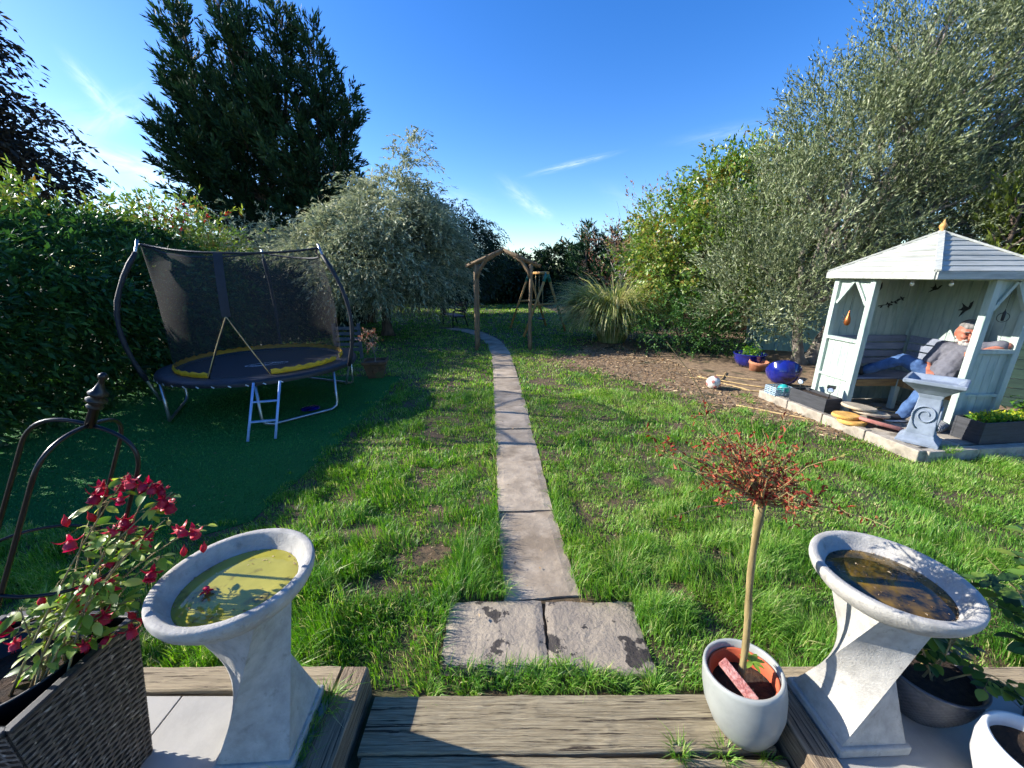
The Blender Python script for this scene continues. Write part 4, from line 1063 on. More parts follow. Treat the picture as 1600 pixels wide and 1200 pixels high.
# ------------------------------------------------------------------ pots on the right patio
rp = thing('textured_pot', 'round dark grey pot with a dimpled surface behind the brown-water birdbath', 'pot', (1.66, 1.16, .15)); rp.scale = (.84,) * 3; ro = np.array(rp.location)
def dim(a, z): return .0032 * max(0, math.sin(a * 46 + (int(z / .0125) % 2) * math.pi)) * (1 if .02 < z < .235 else 0)
b = MB(); prof = [(0, 0), (.09, 0)] + [(.09 + .095 * math.sin(min(1, z / .25) * math.pi / 2) ** .9, z) for z in np.linspace(.004, .245, 58)] + [(.190, .25), (.193, .262), (.187, .268), (.178, .262), (.172, .22)]
b.lathe(prof, 230, fn=dim); b.build('shell', M['darkpot'], rp)
b = MB(); b.lathe([(.176, .222), (.12, .23), (.05, .235), (0, .232)], 40, fn=lambda a, z: .004 * math.sin(4 * a)); b.build('compost', M['compost'], rp)
wp = thing('white_pot', 'white rounded pot cut off at the lower right corner', 'pot', (1.695, .845, .15)); wo = np.array(wp.location)
b = MB(); b.lathe([(0, 0), (.075, 0), (.11, .05), (.135, .13), (.14, .20), (.134, .25), (.128, .258), (.119, .255), (.116, .20)], 56); b.build('shell', M['whitepot'], wp)
b = MB(); b.lathe([(.118, .205), (.06, .21), (0, .208)], 36); b.build('compost', M['compost'], wp)
st = thing('potted_sapling', 'pale stem with small green leaves growing in the white pot', 'plant', (1.71, .86, .35))
b = MB(); b.tube([(0, 0, 0), (.01, .01, .2), (.0, .03, .42)], [.011, .010, .009], 8); b.build('trunk', M['stem'], st)
RL = leaf_piece('rose_leaf', M['roseleaf'], 1, .62, .15)
rg = np.random.default_rng(19)
for k in range(12):
    az = rg.uniform(0, 6.28); o = bpy.data.objects.new('leaf', RL); link(o, st); place(o, Vector((.01 + rg.normal(0, .02), -.02 + rg.normal(0, .02), rg.uniform(.03, .12))), (math.cos(az), math.sin(az), .2), (0, 0, 1), rg.uniform(.03, .05))
def rose(label, x, y, z, tips, seed, nl, size=(.035, .065)):
    rg = np.random.default_rng(seed); r_ = thing('rose_bush', label, 'plant', (x, y, z)); o_ = np.array([x, y, z]); b = MB()
    for e in tips:
        e = np.array(e); s0 = o_ + rg.normal(0, .03, 3) * [1, 1, 0]; mid = (s0 + e) / 2 + [0, 0, .06] + rg.normal(0, .02, 3)
        pts = [(1 - t) ** 2 * s0 + 2 * t * (1 - t) * mid + t * t * e for t in np.linspace(0, 1, 8)]
        b.tube([p - o_ for p in pts], list(np.linspace(.0042, .0015, 8)), 5)
        for k in range(nl):
            t = rg.uniform(.25, 1.0); p = (1 - t) ** 2 * s0 + 2 * t * (1 - t) * mid + t * t * e
            az = rg.uniform(0, 6.28); d = np.array([math.cos(az), math.sin(az), rg.uniform(-.3, .3)]); q = p + d * .075
            b.tube([p - o_, q - o_], .001, 3, cap=False); sd = np.array([-d[1], d[0], 0])
            for f, sg in ((1.0, 0), (.72, 1), (.72, -1), (.4, 1), (.4, -1)):
                o = bpy.data.objects.new('leaf', RL); link(o, r_)
                dd = d * .6 + sd * sg if sg else d
                place(o, Vector(p + d * .075 * f - o_), dd, (rg.normal(0, .25), rg.normal(0, .25), 1), rg.uniform(*size) * (1 if not sg else .85))
    b.build('stem', M['stem'], r_)
rose('rose bush with dark green leaflets growing in the dimpled dark pot', 1.66, 1.16, .345, [(1.58, 1.18, .50), (1.67, 1.14, .54), (1.80, 1.14, .56), (1.78, 1.04, .44), (1.64, 1.24, .56), (1.88, 1.2, .66)], 5, 6, (.04, .062))
lp = thing('tall_pot', 'plain black tub holding the leggy rose at the right edge', 'pot', (2.14, 1.03, .15))
b = MB(); b.lathe([(0, 0), (.12, 0), (.16, .26), (.17, .265), (.17, .28), (.155, .28), (.15, .24)], 40); b.build('shell', M['blackplastic'], lp)
b = MB(); b.lathe([(.153, .242), (0, .25)], 30); b.build('compost', M['compost'], lp)
rose('rose bush with leggy stems at the right picture edge', 2.14, 1.03, .39, [(1.82, 1.15, .78), (1.90, 1.06, .62), (1.98, 1.2, .82), (1.93, 1.0, .52), (2.05, 1.1, .70), (1.86, 1.26, .80), (1.88, .98, .60), (2.02, 1.3, .9)], 6, 8, (.045, .075))

# ------------------------------------------------------------------ trampoline
TC = np.array([-3.65, 5.57, 0.]); tr = thing('trampoline', 'round trampoline with a black safety net and yellow band on the artificial turf', 'trampoline', (-3.65, 5.57, .022))
RR, ZR = 1.22, .565
def pol(r, deg, z): return (r * math.cos(R(deg)), r * math.sin(R(deg)), z)
b = MB(); b.tube([pol(RR, a, ZR) for a in np.linspace(0, 360, 73)], .021, 8, cap=False); b.build('frame_ring', M['bluesteel'], tr)
for (a0, a1) in ((-64, -18), (-176, -126), (42, 96)):
    pts = [pol(RR, a0, ZR), pol(RR, a0, .12)]
    p0, p1 = Vector(pol(RR * .99, a0 + 5, .02)), Vector(pol(RR * .99, a1 - 5, .02))
    pts += [pol(RR, a0 + 1.2, .05)] + [tuple(p0.lerp(p1, t)) for t in (0, .25, .5, .75, 1)] + [pol(RR, a1 - 1.2, .05), pol(RR, a1, .12), pol(RR, a1, ZR)]
    b = MB(); b.tube(pts, .019, 8); b.build('leg', M['steel'], tr)
b = MB(); b.lathe([(1.0, ZR + .035), (0, ZR + .03)], 64); b.build('jumping_mat', M['mat'], tr)
# padding round the rim, slightly rumpled
V = []; prof = [(.985, .040), (1.0, .058), (1.08, .06), (1.16, .057), (1.235, .046), (1.25, .02), (1.245, -.004)]
n = 120
for i in range(n):
    a = 360 * i / n
    for j, (r, z) in enumerate(prof): V.append(pol(r, a, ZR + z + (.010 * (vnoise(i * .35, j * .6, 1, 2) - .5) if 0 < j < 5 else 0) - (.018 * vnoise(i * .21, 0, 1, 5) if j == 6 else 0)))
m = len(prof); b = MB(); b.add(V, [(i * m + j, ((i + 1) % n) * m + j, ((i + 1) % n) * m + j + 1, i * m + j + 1) for i in range(n) for j in range(m - 1)], smooth=True); b.build('padding', M['pad'], tr)
for k in range(13):
    a = -150 + k * 8.2; b = MB(); b.bar(pol(1.243, a - 1.2, ZR + .022), pol(1.252, a + 1.2, ZR - .012), .012, .004, up=pol(1, a, 0)); b.build('spring_tie', M['white'], tr)
b = MB()
V = [((.26 + dr) * math.cos(t), (.10 + dr) * math.sin(t), 0) for t in np.linspace(0, 2 * math.pi, 49)[:-1] for dr in (-.007, .007)]
b.add(V, [(2 * i, 2 * i + 1, (2 * i + 3) % 96, (2 * i + 2) % 96) for i in range(48)])
pts = [(-.2, -.01), (-.1, -.05), (.02, -.03), (.08, .03), (.13, .01), (.2, .04)]
for (p, q) in zip(pts, pts[1:]): b.bar((*p, 0), (*q, 0), .012, .002)
b.lathe([(.028, 0), (.018, 0)], 14, (.09, .055, 0))
o = b.build('mat_emblem', M['white'], tr); o.location = (.14, -.20, ZR + .042); o.rotation_euler.z = R(34)
# bowed poles in padded sleeves
def pole(a, side=1):
    pts = []
    for t in np.linspace(0, 1, 15):
        z = .30 + 1.93 * t; r = 1.24 + .20 * math.sin(math.pi * min(1, t * 1.08) ** 1.1) - .16 * t ** 4
        pts.append(pol(r, a, z))
    b = MB(); b.tube(pts, .016, 8); o = b.build('pole', M['steel'], tr)
    b = MB(); b.tube(pts[2:14], [.026 + .004 * math.sin(i * 2.1) for i in range(12)], 9); b.build('sleeve', M['sleeve'], o)
    return pts[-1]
tops = {a: pole(a) for a in (-131, -8, 112)}
# safety net: cylinder whose top flares out to the pole tops and sags between them
m = bpy.data.materials.new('net'); m.use_nodes = True; nn, nl = m.node_tree.nodes, m.node_tree.links
nn['Principled BSDF'].inputs['Base Color'].default_value = (.035, .033, .034, 1); nn['Principled BSDF'].inputs['Roughness'].default_value = .7
tp_ = nn.new('ShaderNodeBsdfTransparent'); mxs = nn.new('ShaderNodeMixShader'); mxs.inputs[0].default_value = .28
nl.new(tp_.outputs[0], mxs.inputs[1]); nl.new(nn['Principled BSDF'].outputs[0], mxs.inputs[2]); nl.new(mxs.outputs[0], nn['Material Output'].inputs['Surface'])
M['net'] = m
angs = np.arange(-180, 180, 3.0)
keys = sorted(tops)
def top_at(a):
    for i in range(3):
        a0 = keys[i]; a1 = keys[(i + 1) % 3] + (360 if i == 2 else 0); aa = a if a >= a0 or i != 2 else a + 360
        if i == 2 and a < keys[0]: aa = a + 360
        if a0 <= aa <= a1:
            t = (aa - a0) / (a1 - a0); p0, p1 = Vector(tops[keys[i]]), Vector(tops[keys[(i + 1) % 3]])
            arc = Vector(pol(1.20, aa, 0)); ch = p0.lerp(p1, t); f = .55 * math.sin(math.pi * t)
            return Vector((ch.x * (1 - f) + arc.x * f, ch.y * (1 - f) + arc.y * f, ch.z - .10 * math.sin(math.pi * t) - .05))
    return Vector(pol(1.2, a, 2.1))
door = -74.0; dhw = 19.0; dz = 1.36
V, F, rows = [], [], 18; ZN0 = ZR + .05
for a in angs:
    tpnt = top_at(a)
    for j in range(rows + 1):
        t = j / rows
        f = max(0, (t - .45) / .55) ** 1.7
        lo = Vector(pol(1.03, a, 0)); z = ZN0 + (tpnt.z - ZN0) * t
        V.append((lo.x * (1 - f) + tpnt.x * f, lo.y * (1 - f) + tpnt.y * f, z))
na = len(angs)
for i in range(na):
    am = angs[i] + 1.5; dd = abs((am - door + 180) % 360 - 180)
    for j in range(rows):
        zc = V[i * (rows + 1) + j][2] + .04
        if zc < dz and dd < dhw * (dz - zc) / (dz - ZN0): continue
        F.append((i * (rows + 1) + j, ((i + 1) % na) * (rows + 1) + j, ((i + 1) % na) * (rows + 1) + j + 1, i * (rows + 1) + j + 1))
b = MB(); b.add(V, F, smooth=True); b.build('net', M['net'], tr)
b = MB(); b.tube([V[i * (rows + 1) + rows] for i in list(range(na)) + [0]], .014, 6, cap=False); b.build('top_rope', M['sleeve'], tr)
def ring_pt(a, z, r=1.035): return pol(r, a, z)
def band(a0, a1, parent):
    b = MB(); V = []; k = max(4, int(abs(a1 - a0) / 3))
    for i in range(k + 1):
        a = G(a0, a1, i / k); wv = .012 * math.sin(i * 2.4)
        V += [pol(1.037 + .008 * math.sin(i * 1.7), a, ZR + .05 + wv * .4), pol(1.055, a, ZR + .10 + wv * .3), pol(1.037, a, ZR + .122 + wv)]
    b.add(V, [(i * 3 + q, (i + 1) * 3 + q, (i + 1) * 3 + q + 1, i * 3 + q + 1) for i in range(k) for q in (0, 1)], smooth=True)
    b.build('yellow_band', M['yellow'], parent)
band(door - dhw - 62, door - dhw, tr); band(door + dhw, door + dhw + 55, tr); band(door + dhw + 62, door - dhw - 62 + 360, tr)
apex = Vector(pol(1.045, door, dz))
tpv = top_at(door)
b = MB(); b.add([(apex + Vector((-.02, 0, 0))), apex + Vector((.03, 0, 0)), tpv + Vector((.05, -.01, 0)), tpv + Vector((-.03, -.01, 0))], [(0, 1, 2, 3)])
V = []
for i in range(9):
    t = i / 8; tz = dz + (tpv.z - dz) * t; tt_ = (tz - ZN0) / (tpv.z - ZN0); f = max(0, (tt_ - .45) / .55) ** 1.7
    c = Vector(pol(1.045, door, 0)) * (1 - f) + Vector((tpv.x, tpv.y, 0)) * f * 1.01
    V += [(c.x - .045, c.y - .02, tz), (c.x + .045, c.y - .02 + .03, tz)]
b = MB(); b.add(V, [(2 * i, 2 * i + 1, 2 * i + 3, 2 * i + 2) for i in range(8)]); b.build('door_band', M['sleeve'], tr)
for s in (-1, 1):
    pts = [pol(1.045, door + s * dhw * (1 - t), ZN0 + (dz - ZN0) * t) for t in np.linspace(0, 1, 9)]
    b = MB(); b.tube(pts, .009, 6); o = b.build('door_edge', M['sleeve'], tr)
    b = MB(); b.tube([Vector(p) + Vector((.004 * s, -.012, 0)) for p in pts], .0055, 5); b.build('door_piping', M['cane'], o)
ld = Vector((-3.12, 4.30, 0)) - Vector(TC)
lx = Vector((.95, .30, 0)).normalized(); hg = [Vector((-3.10, 4.43, .59)) - Vector(TC), Vector((-2.83, 4.51, .59)) - Vector(TC)]
ft = [Vector((-3.03, 4.05, 0.0)) - Vector(TC), Vector((-2.76, 4.13, 0.0)) - Vector(TC)]
for k in range(2):
    b = MB(); b.tube([ft[k], hg[k]], .0155, 8); b.build('ladder_rail', M['bluesteel'], tr)
for t in (.32, .66):
    b = MB(); p, q = ft[0].lerp(hg[0], t), ft[1].lerp(hg[1], t); b.bar(p, q, .035, .016); b.build('ladder_rung', M['bluesteel'], tr)
b = MB(); b.lathe([(0, .02), (.10, .018), (.125, .006), (.13, 0)], 24); o = b.build('blue_disc', M['bluglaze']); o.location = (-2.88, 5.18, .024); tag(o, 'dark blue flat toy disc on the turf under the trampoline', 'toy')

# square old pot with a small red-leaved plant beside the trampoline
sq = thing('square_pot', 'old square earthenware pot beside the trampoline', 'pot', (-2.55, 7.0, .0), R(12))
b = MB(); w0, w1 = .13, .20
V = [(sx * w, sy * w, z) for (w, z) in ((w0, 0), (w1 * .95, .27), (w1 * 1.08, .28), (w1 * 1.08, .33), (w1 * .92, .33), (w1 * .9, .28)) for sx, sy in ((-1, -1), (1, -1), (1, 1), (-1, 1))]
b.add(V, [(i * 4 + k, i * 4 + (k + 1) % 4, (i + 1) * 4 + (k + 1) % 4, (i + 1) * 4 + k) for i in range(5) for k in range(4)] + [(20, 21, 22, 23)]); b.build('shell', M['oldterra'], sq, bevel=.006)
b = MB(); b.lathe([(0, .0), (.035, .01), (.05, .0)], 12); o = b.build('relief', M['oldterra'], sq); o.location = (0, -.172, .15); o.rotation_euler.x = R(100)
rl = tree('potted_shrub', 'small half-bare shrub with a few red leaves in the square pot', 'plant', (-2.55, 7.0, .3), [((-2.6, 7.0, .72), (.14, .14, .10))], (-2.55, 7.0, .45), .012, M['redleaf'], M['barkpale'], 12, 4, 5, .045, .022, .10, .1, .9, 203, n_limb=9, clump_r=.05)

# ------------------------------------------------------------------ arch, swing and bench
ar = thing('garden_arch', 'rustic wooden pole arch over the path', 'arch', (-.22, 9.6, 0)); AO = ar.location
for y in (9.6, 10.15):
    for x in (-.89, .46):
        b = MB(); p, q = limb((x, y, -.02), (x + .01, y, 2.1), .045, .04, rng, 8, .004); b.tube(p, q, 9); b.build('post', M['rustic'], ar, off=AO)
    for s, xe in ((-1, -1.10), (1, .68)):
        b = MB(); b.tube([(-.21, y - .02, 2.42), (xe, y - .02, 2.04)], [.04, .042], 9); b.build('rafter', M['rustic'], ar, off=AO)
        b = MB(); xp = -.87 if s < 0 else .44; b.tube([(xp, y - .01, 1.78), (xp - s * .06, y - .01, 1.95), (xp - s * .22, y - .01, 2.18), (xp - s * .40, y - .01, 2.28)], .030, 8); b.build('brace', M['rustic'], ar, off=AO)
    b = MB(); b.tube([(-.21, y - .02, 2.38), (-.215, y - .02, 2.5)], [.03, .008], 7); b.build('finial', M['rustic'], ar, off=AO)
for x in (-1.0, -.6, .16, .57):
    z = 2.42 - abs(x + .21) * .43 + .035; b = MB(); b.tube([(x, 9.5, z), (x, 10.25, z)], .025, 7); b.build('cross_rail', M['rustic'], ar, off=AO)
for z in (.6, 1.2, 1.75):
    b = MB(); b.tube([(.46, 9.6, z), (.46, 10.15, z)], .022, 7); b.build('side_rail', M['rustic'], ar, off=AO)

sw = thing('swing_set', 'wooden A-frame swing set with green corner brackets', 'swing', (.8, 13.1, 0)); SO = sw.location
a1, a2 = Vector((1.08, 12.3, 1.9)), Vector((.6, 14.0, 1.9))
legs = [((.36, 11.75, 0), a1), ((1.80, 12.95, 0), a1), ((-.07, 13.75, 0), a2), ((1.27, 14.4, 0), a2)]
for p, q in legs:
    b = MB(); b.tube([p, q], .04, 8); b.build('leg', M['swingwood'], sw, off=SO)
b = MB(); b.tube([a1 + (a1 - a2).normalized() * .1, a2 + (a2 - a1).normalized() * .1], .045, 8); b.build('beam', M['swingwood'], sw, off=SO)
for i in (0, 2):
    p = Vector(legs[i][0]).lerp(legs[i][1], .5); q = Vector(legs[i + 1][0]).lerp(legs[i + 1][1], .5)
    b = MB(); b.tube([p, q], .033, 8); b.build('crossbar', M['swingwood'], sw, off=SO)
    for k in (0, 1):
        p = Vector(legs[i + k][0]).lerp(legs[i + k][1], .86); b = MB(); b.tube([p, Vector(legs[i + k][1]) + Vector((0, 0, .01))], .052, 8); b.build('bracket', M['greenbracket'], sw, off=SO)
for t, zs in ((.3, .45), (.7, .85)):
    c = a1.lerp(a2, t); dv = (a2 - a1).normalized() * .2
    b = MB(); b.bar(c - dv + Vector((0, 0, zs - 1.9)), c + dv + Vector((0, 0, zs - 1.9)), .16 if zs < .5 else .035, .03); s_ = b.build('swing_seat', M['blackplastic'] if zs < .5 else M['swingwood'], sw, off=SO)
    for s in (-1, 1):
        b = MB(); b.tube([c + dv * s * .9 + Vector((0, 0, zs - 1.9)), c + dv * s * .9], .010, 5); b.build('rope', M['cane'], s_, off=SO)

be = thing('garden_bench', 'dark metal garden bench under the silver weeping tree', 'bench', (-2.15, 14.3, 0), R(-62))
for k in range(5):
    b = MB(); b.box((0, -.16 + k * .085, .42), (1.1, .06, .02)); b.build('seat_slat', M['benchgrey'], be)
for k in range(4):
    b = MB(); b.box((0, .24 + .02 * k, .55 + k * .1), (1.1, .02, .06)); b.build('back_slat', M['ornament'], be)
for s in (-1, 1):
    b = MB(); b.tube([(s * .55, -.24, 0), (s * .55, -.22, .40), (s * .55, -.20, .60), (s * .55, 0, .64), (s * .55, .24, .60)], .022, 7); b.tube([(s * .55, .34, 0), (s * .55, .22, .42), (s * .55, .34, .92)], .022, 7); b.tube([(s * .55, -.22, .4), (s * .55, .22, .4)], .02, 6); b.build('arm_frame', M['blackmetal'], be)
# low slatted fence piece behind the trampoline
fs = thing('slatted_panel', 'low panel of grey horizontal slats behind the trampoline', 'fence', (-3.72, 8.6, 0), R(5))
for k in range(5):
    b = MB(); b.box((0, 0, .22 + k * .12), (.6, .025, .07)); b.build('slat', M['fencegrey'], fs)
for x in (-.27, .27):
    b = MB(); b.box((x, .04, .4), (.06, .06, .8)); b.build('post', M['fencegrey'], fs)
# ------------------------------------------------------------------ corner summerhouse
GZ = thing('summerhouse', 'pale mint corner summerhouse with a pyramid board roof and open front', 'summerhouse', (4.42, 4.17, .118), R(1.7))
SD, CUT, HP = 1.15, .63, 1.74
CUTR = .69                     # the opening reaches a little farther along the right side
PS = .07
def gpost(x, y, h=HP, nm='post'):
    b = MB(); b.box((x, y, h / 2), (PS, PS, h)); return b.build(nm, M['mint'], GZ, bevel=.004)
for (x, y) in ((0, CUT), (0, SD), (CUTR, 0), (SD, 0), (SD, SD)): gpost(x, y)
# side panels: local p along the panel, built for x=0 (along y) and y=0 (along x)
def side(flip):
    def T(p, q, z): return (q, p, z) if not flip else (p, q, z)
    def bx(nm, p0, p1, q, th, z0, z1, mat=M['mint'], par=GZ, bev=.003):
        b = MB(); s = (p1 - p0, th, z1 - z0); b.box(T((p0 + p1) / 2, q, (z0 + z1) / 2), s if flip else (th, p1 - p0, z1 - z0)); return b.build(nm, mat, par, bevel=bev)
    a0, a1 = (CUTR if flip else CUT) + PS / 2, SD - PS / 2
    bx('bottom_rail', a0, a1, -.002, .046, .02, .10); bx('low_rail', a0, a1, -.012, .034, .40, .435); bx('sill_rail', a0, a1, -.006, .058, .90, .945); bx('top_rail', a0, a1, 0, .05, HP - .06, HP)
    n = 4; wdt = (a1 - a0) / n
    for k in range(n): bx('panel_board', a0 + k * wdt + .0015, a0 + (k + 1) * wdt - .0015, .008, .014, .10, .90, bev=.002)
    mid = (a0 + a1) / 2
    for s, e in ((1, a0), (-1, a1)):
        b = MB(); p, q = Vector(T(mid + s * -.012, -.004, HP - .07)), Vector(T(e + s * .01, -.004, HP - .36)); b.bar(p, q, .034, .034, up=T(0, 1, 0)); b.build('brace', M['mint'], GZ)
        b = MB(); zz = HP - .06; tri = [T(mid, .004, zz), T(e, .004, zz), T(e, .004, zz - .29)]; tri2 = [T(mid, .014, zz), T(e, .014, zz), T(e, .014, zz - .29)]
        b.add(tri + tri2, [(0, 1, 2), (5, 4, 3), (0, 3, 4, 1), (1, 4, 5, 2), (2, 5, 3, 0)]); b.build('corner_infill', M['mint'], GZ)
side(False); side(True)
# header over the open front
b = MB(); b.bar((0, CUT, HP - .03), (CUTR, 0, HP - .03), .04, .06); b.build('header', M['mint'], GZ)
# back walls of upright boards
n = 10; wd = (SD - PS) / n
for k in range(n):
    u = PS / 2 + wd * (k + .5)
    b = MB(); b.box((u, SD + .004, HP / 2), (wd - .003, .016, HP)); b.build('wall_board', M['mint'], GZ, bevel=.006)
    b = MB(); b.box((SD + .004, u, HP / 2), (.016, wd - .003, HP)); b.build('wall_board', M['mint'], GZ, bevel=.006)
# bench round the two back walls
ZS = .44; DP = .40
for k in range(4):
    o_ = SD - .03 - DP + k * .10 + .05
    b = MB(); b.box(((SD - .03) / 2 + .02, o_, ZS - .012), (SD - .10, .092, .024)); b.build('seat_slat', M['benchgrey'], GZ, bevel=.004)
    b = MB(); b.box((o_, (SD - DP - .03) / 2 + .01, ZS - .0125), (.092, SD - DP - .10, .024)); b.build('seat_slat', M['benchgrey'], GZ, bevel=.004)
for k in range(4):
    z = .58 + k * .105; tl = .02 * k * .0
    b = MB(); b.box((SD / 2 - .02, SD - .045, z), (SD - .09, .018, .088)); b.build('back_slat', M['benchgrey'], GZ, bevel=.004)
    b = MB(); b.box((SD - .045, SD / 2 - .03, z), (.018, SD - .12, .088)); b.build('back_slat', M['benchgrey'], GZ, bevel=.004)
b = MB(); b.box(((SD - DP) / 2 + .03, SD - .03 - DP + .01, ZS - .075), (SD - DP - .04, .02, .09)); b.build('seat_apron', M['rawwood'], GZ)
b = MB(); b.box((SD - .03 - DP + .01, (SD - DP) / 2 + .02, ZS - .075), (.02, SD - DP - .04, .09)); b.build('seat_apron', M['rawwood'], GZ)
for (x, y) in ((SD - DP - .01, SD - DP - .01), (.12, SD - DP + .02), (SD - DP + .02, .12)):
    b = MB(); b.box((x, y, (ZS - .03) / 2), (.06, .06, ZS - .03)); b.build('bench_leg', M['mint'], GZ, bevel=.004)
# roof
OV = .10; lo, hi = -OV, SD + OV; ap = Vector((SD / 2, SD / 2, HP + .475)); ze = HP + .03
cor = [Vector((lo, lo, ze)), Vector((hi, lo, ze)), Vector((hi, hi, ze)), Vector((lo, hi, ze))]
NB = 8
for k in range(4):
    p, q = cor[k], cor[(k + 1) % 4]
    nv = (q - p).cross(ap - p).normalized()
    if nv.z < 0: nv = -nv
    for i in range(NB):
        t0, t1 = i / NB, min(1, (i + 1.12) / NB); t1 = min(t1, .995)
        a, c, d, e = p.lerp(ap, t0), q.lerp(ap, t0), q.lerp(ap, t1), p.lerp(ap, t1)
        V = [a + nv * .016, c + nv * .016, d + nv * .006, e + nv * .006, a, c, d - nv * .006, e - nv * .006]
        b = MB(); b.add(V, [(0, 1, 2, 3), (7, 6, 5, 4), (0, 4, 5, 1), (1, 5, 6, 2), (2, 6, 7, 3), (3, 7, 4, 0)])
        cc = (a + c) / 2; rot = math.atan2((q - p).y, (q - p).x)
        mi_ = Matrix.Rotation(-rot, 3, 'Z'); b.v = [tuple(mi_ @ (Vector(v) - cc)) for v in b.v]
        o = b.build('roof_board', M['roofboard'], GZ); o.location = cc; o.rotation_euler.z = rot
    b = MB(); b.bar(p + Vector((0, 0, .018)), ap + Vector((0, 0, .016)), .055, .022); b.build('hip_cap', M['roofboard'], GZ, bevel=.003)
    off_ = ((p + q) / 2 - Vector((SD / 2, SD / 2, ze))).normalized() * .008
    b = MB(); b.bar(p + off_ + Vector((0, 0, -.035)), q + off_ + Vector((0, 0, -.035)), .018, .075); b.build('fascia', M['roofboard'], GZ, bevel=.003)
b = MB(); b.lathe([(0, -.02), (.028, -.02), (.03, .01), (.02, .02), (.034, .045), (.036, .065), (.022, .088), (.012, .098), (.014, .106), (.007, .125), (0, .135)], 18, tuple(ap + Vector((0, 0, .01)))); b.build('finial', M['swingwood'], GZ)
def gw(p): return GZ.matrix_basis @ Vector(p) if False else (Matrix.Translation(GZ.location) @ Matrix.Rotation(R(1.7), 4, 'Z')) @ Vector(p)
GR = Matrix.Rotation(R(1.7), 4, 'Z')
# flat metal birds and a branch on the back walls
bird = [(-.09, .005), (-.05, .018), (-.03, .05), (-.045, .10), (.0, .05), (.03, .03), (.05, .085), (.085, .11), (.07, .05), (.055, .012), (.02, -.01), (0, -.02), (-.035, -.055), (-.075, -.09), (-.045, -.03), (-.03, -.008)]
def ornament(name, label, cat, p, wall, sc=1.0, rz=0, poly=bird):
    b = MB(); b.prism([(x * sc, y * sc) for x, y in poly], Matrix.Rotation(rz, 4, 'Z'), .004)
    o = b.build(name, M['ornament']); w_ = gw(p)
    base_ = Matrix.Rotation(R(90), 4, 'X') if wall == 'back' else Matrix.Rotation(R(-90), 4, 'Z') @ Matrix.Rotation(R(90), 4, 'X')
    o.matrix_world = Matrix.Translation(w_) @ GR @ base_
    tag(o, label, cat, 'black metal ornaments on the summerhouse walls'); return o
ornament('bird_ornament', 'black metal bird on the back wall above the metal branch', 'ornament', (.57, SD - .008, 1.55), 'back', .7, .5)
ornament('bird_ornament', 'black metal hummingbird high on the back wall near the roof', 'ornament', (SD - .008, .97, 1.56), 'side', .7, -.3)
ornament('bird_ornament', 'black metal bird above the seated man', 'ornament', (SD - .008, .56, 1.33), 'side', .9, .2)
b = MB(); b.tube([(-.16, -.03, 0), (-.05, -.01, 0), (.06, .03, 0), (.16, .08, 0)], .005, 5); rg = np.random.default_rng(4)
for k in range(16):
    t = rg.random(); x = -.15 + .3 * t; y = -.03 + .10 * t * t; a = rg.uniform(0, 6.28)
    b.prism([(0, 0), (.02, .012), (.045, 0), (.02, -.012)], Matrix.Translation((x, y, 0)) @ Matrix.Rotation(a, 4, 'Z'), .004)
o = b.build('branch_ornament', M['ornament']); o.matrix_world = Matrix.Translation(gw((.77, SD - .008, 1.36))) @ GR @ Matrix.Rotation(R(90), 4, 'X'); tag(o, 'black metal leafy branch on the back wall', 'ornament', 'black metal ornaments on the summerhouse walls')
# hanging ornaments in the side windows
def hanging(label, p, drop, mat, kind):
    w_ = gw(p); r_ = thing('hanging_ornament', label, 'ornament', tuple(w_ + Vector((0, 0, -drop))))
    b = MB(); b.tube([(0, 0, drop - .01), (0, 0, .08)], .0018, 4); b.build('cord', M['ornament'], r_)
    b = MB()
    if kind: b.lathe([(0, -.12), (.02, -.115), (.036, -.08), (.03, -.03), (.014, .02), (.005, .07), (0, .085)], 16)
    else: b.lathe([(0, -.06), (.013, -.055), (.014, .03), (.006, .05), (0, .08)], 10)
    b.build('drop', mat, r_)
    b = MB()
    if kind: b.prism([(0, -.05), (.03, -.02), (.09, .03), (.06, -.02), (.10, -.06), (.05, -.05), (.01, -.09)], Matrix.Rotation(R(90), 4, 'Z') @ Matrix.Rotation(R(90), 4, 'X'), .004)
    else: b.tube([(-.07 + .14 * (0.5 + .5 * math.cos(a)), 0, -.02 + .05 * math.sin(a)) for a in np.linspace(0, 6.28, 24)], .003, 5, cap=False)
    b.build('wing' if kind else 'wire_loop', M['ornament'], r_)
hanging('copper drop ornament with a dark tail hanging in the left window', (-.01, .885, HP - .12), .40, M['bronze'], True)
hanging('small dark bottle ornament with a wire loop hanging in the right window', (.885, -.01, HP - .10), .32, M['ornament'], False)
for i, (p, lb) in enumerate([((.10, .30, HP - .09), 'round festoon bulb under the roof edge nearest the left post'), ((.32, .10, HP - .09), 'round festoon bulb under the roof edge nearest the right post')]):
    b = MB(); b.lathe([(0, -.03), (.02, -.02), (.024, 0), (.016, .02), (.01, .045), (0, .05)], 12); o = b.build('festoon_bulb', M['glass'], loc=tuple(gw(p))); tag(o, lb, 'bulb', 'bulbs under the summerhouse roof')

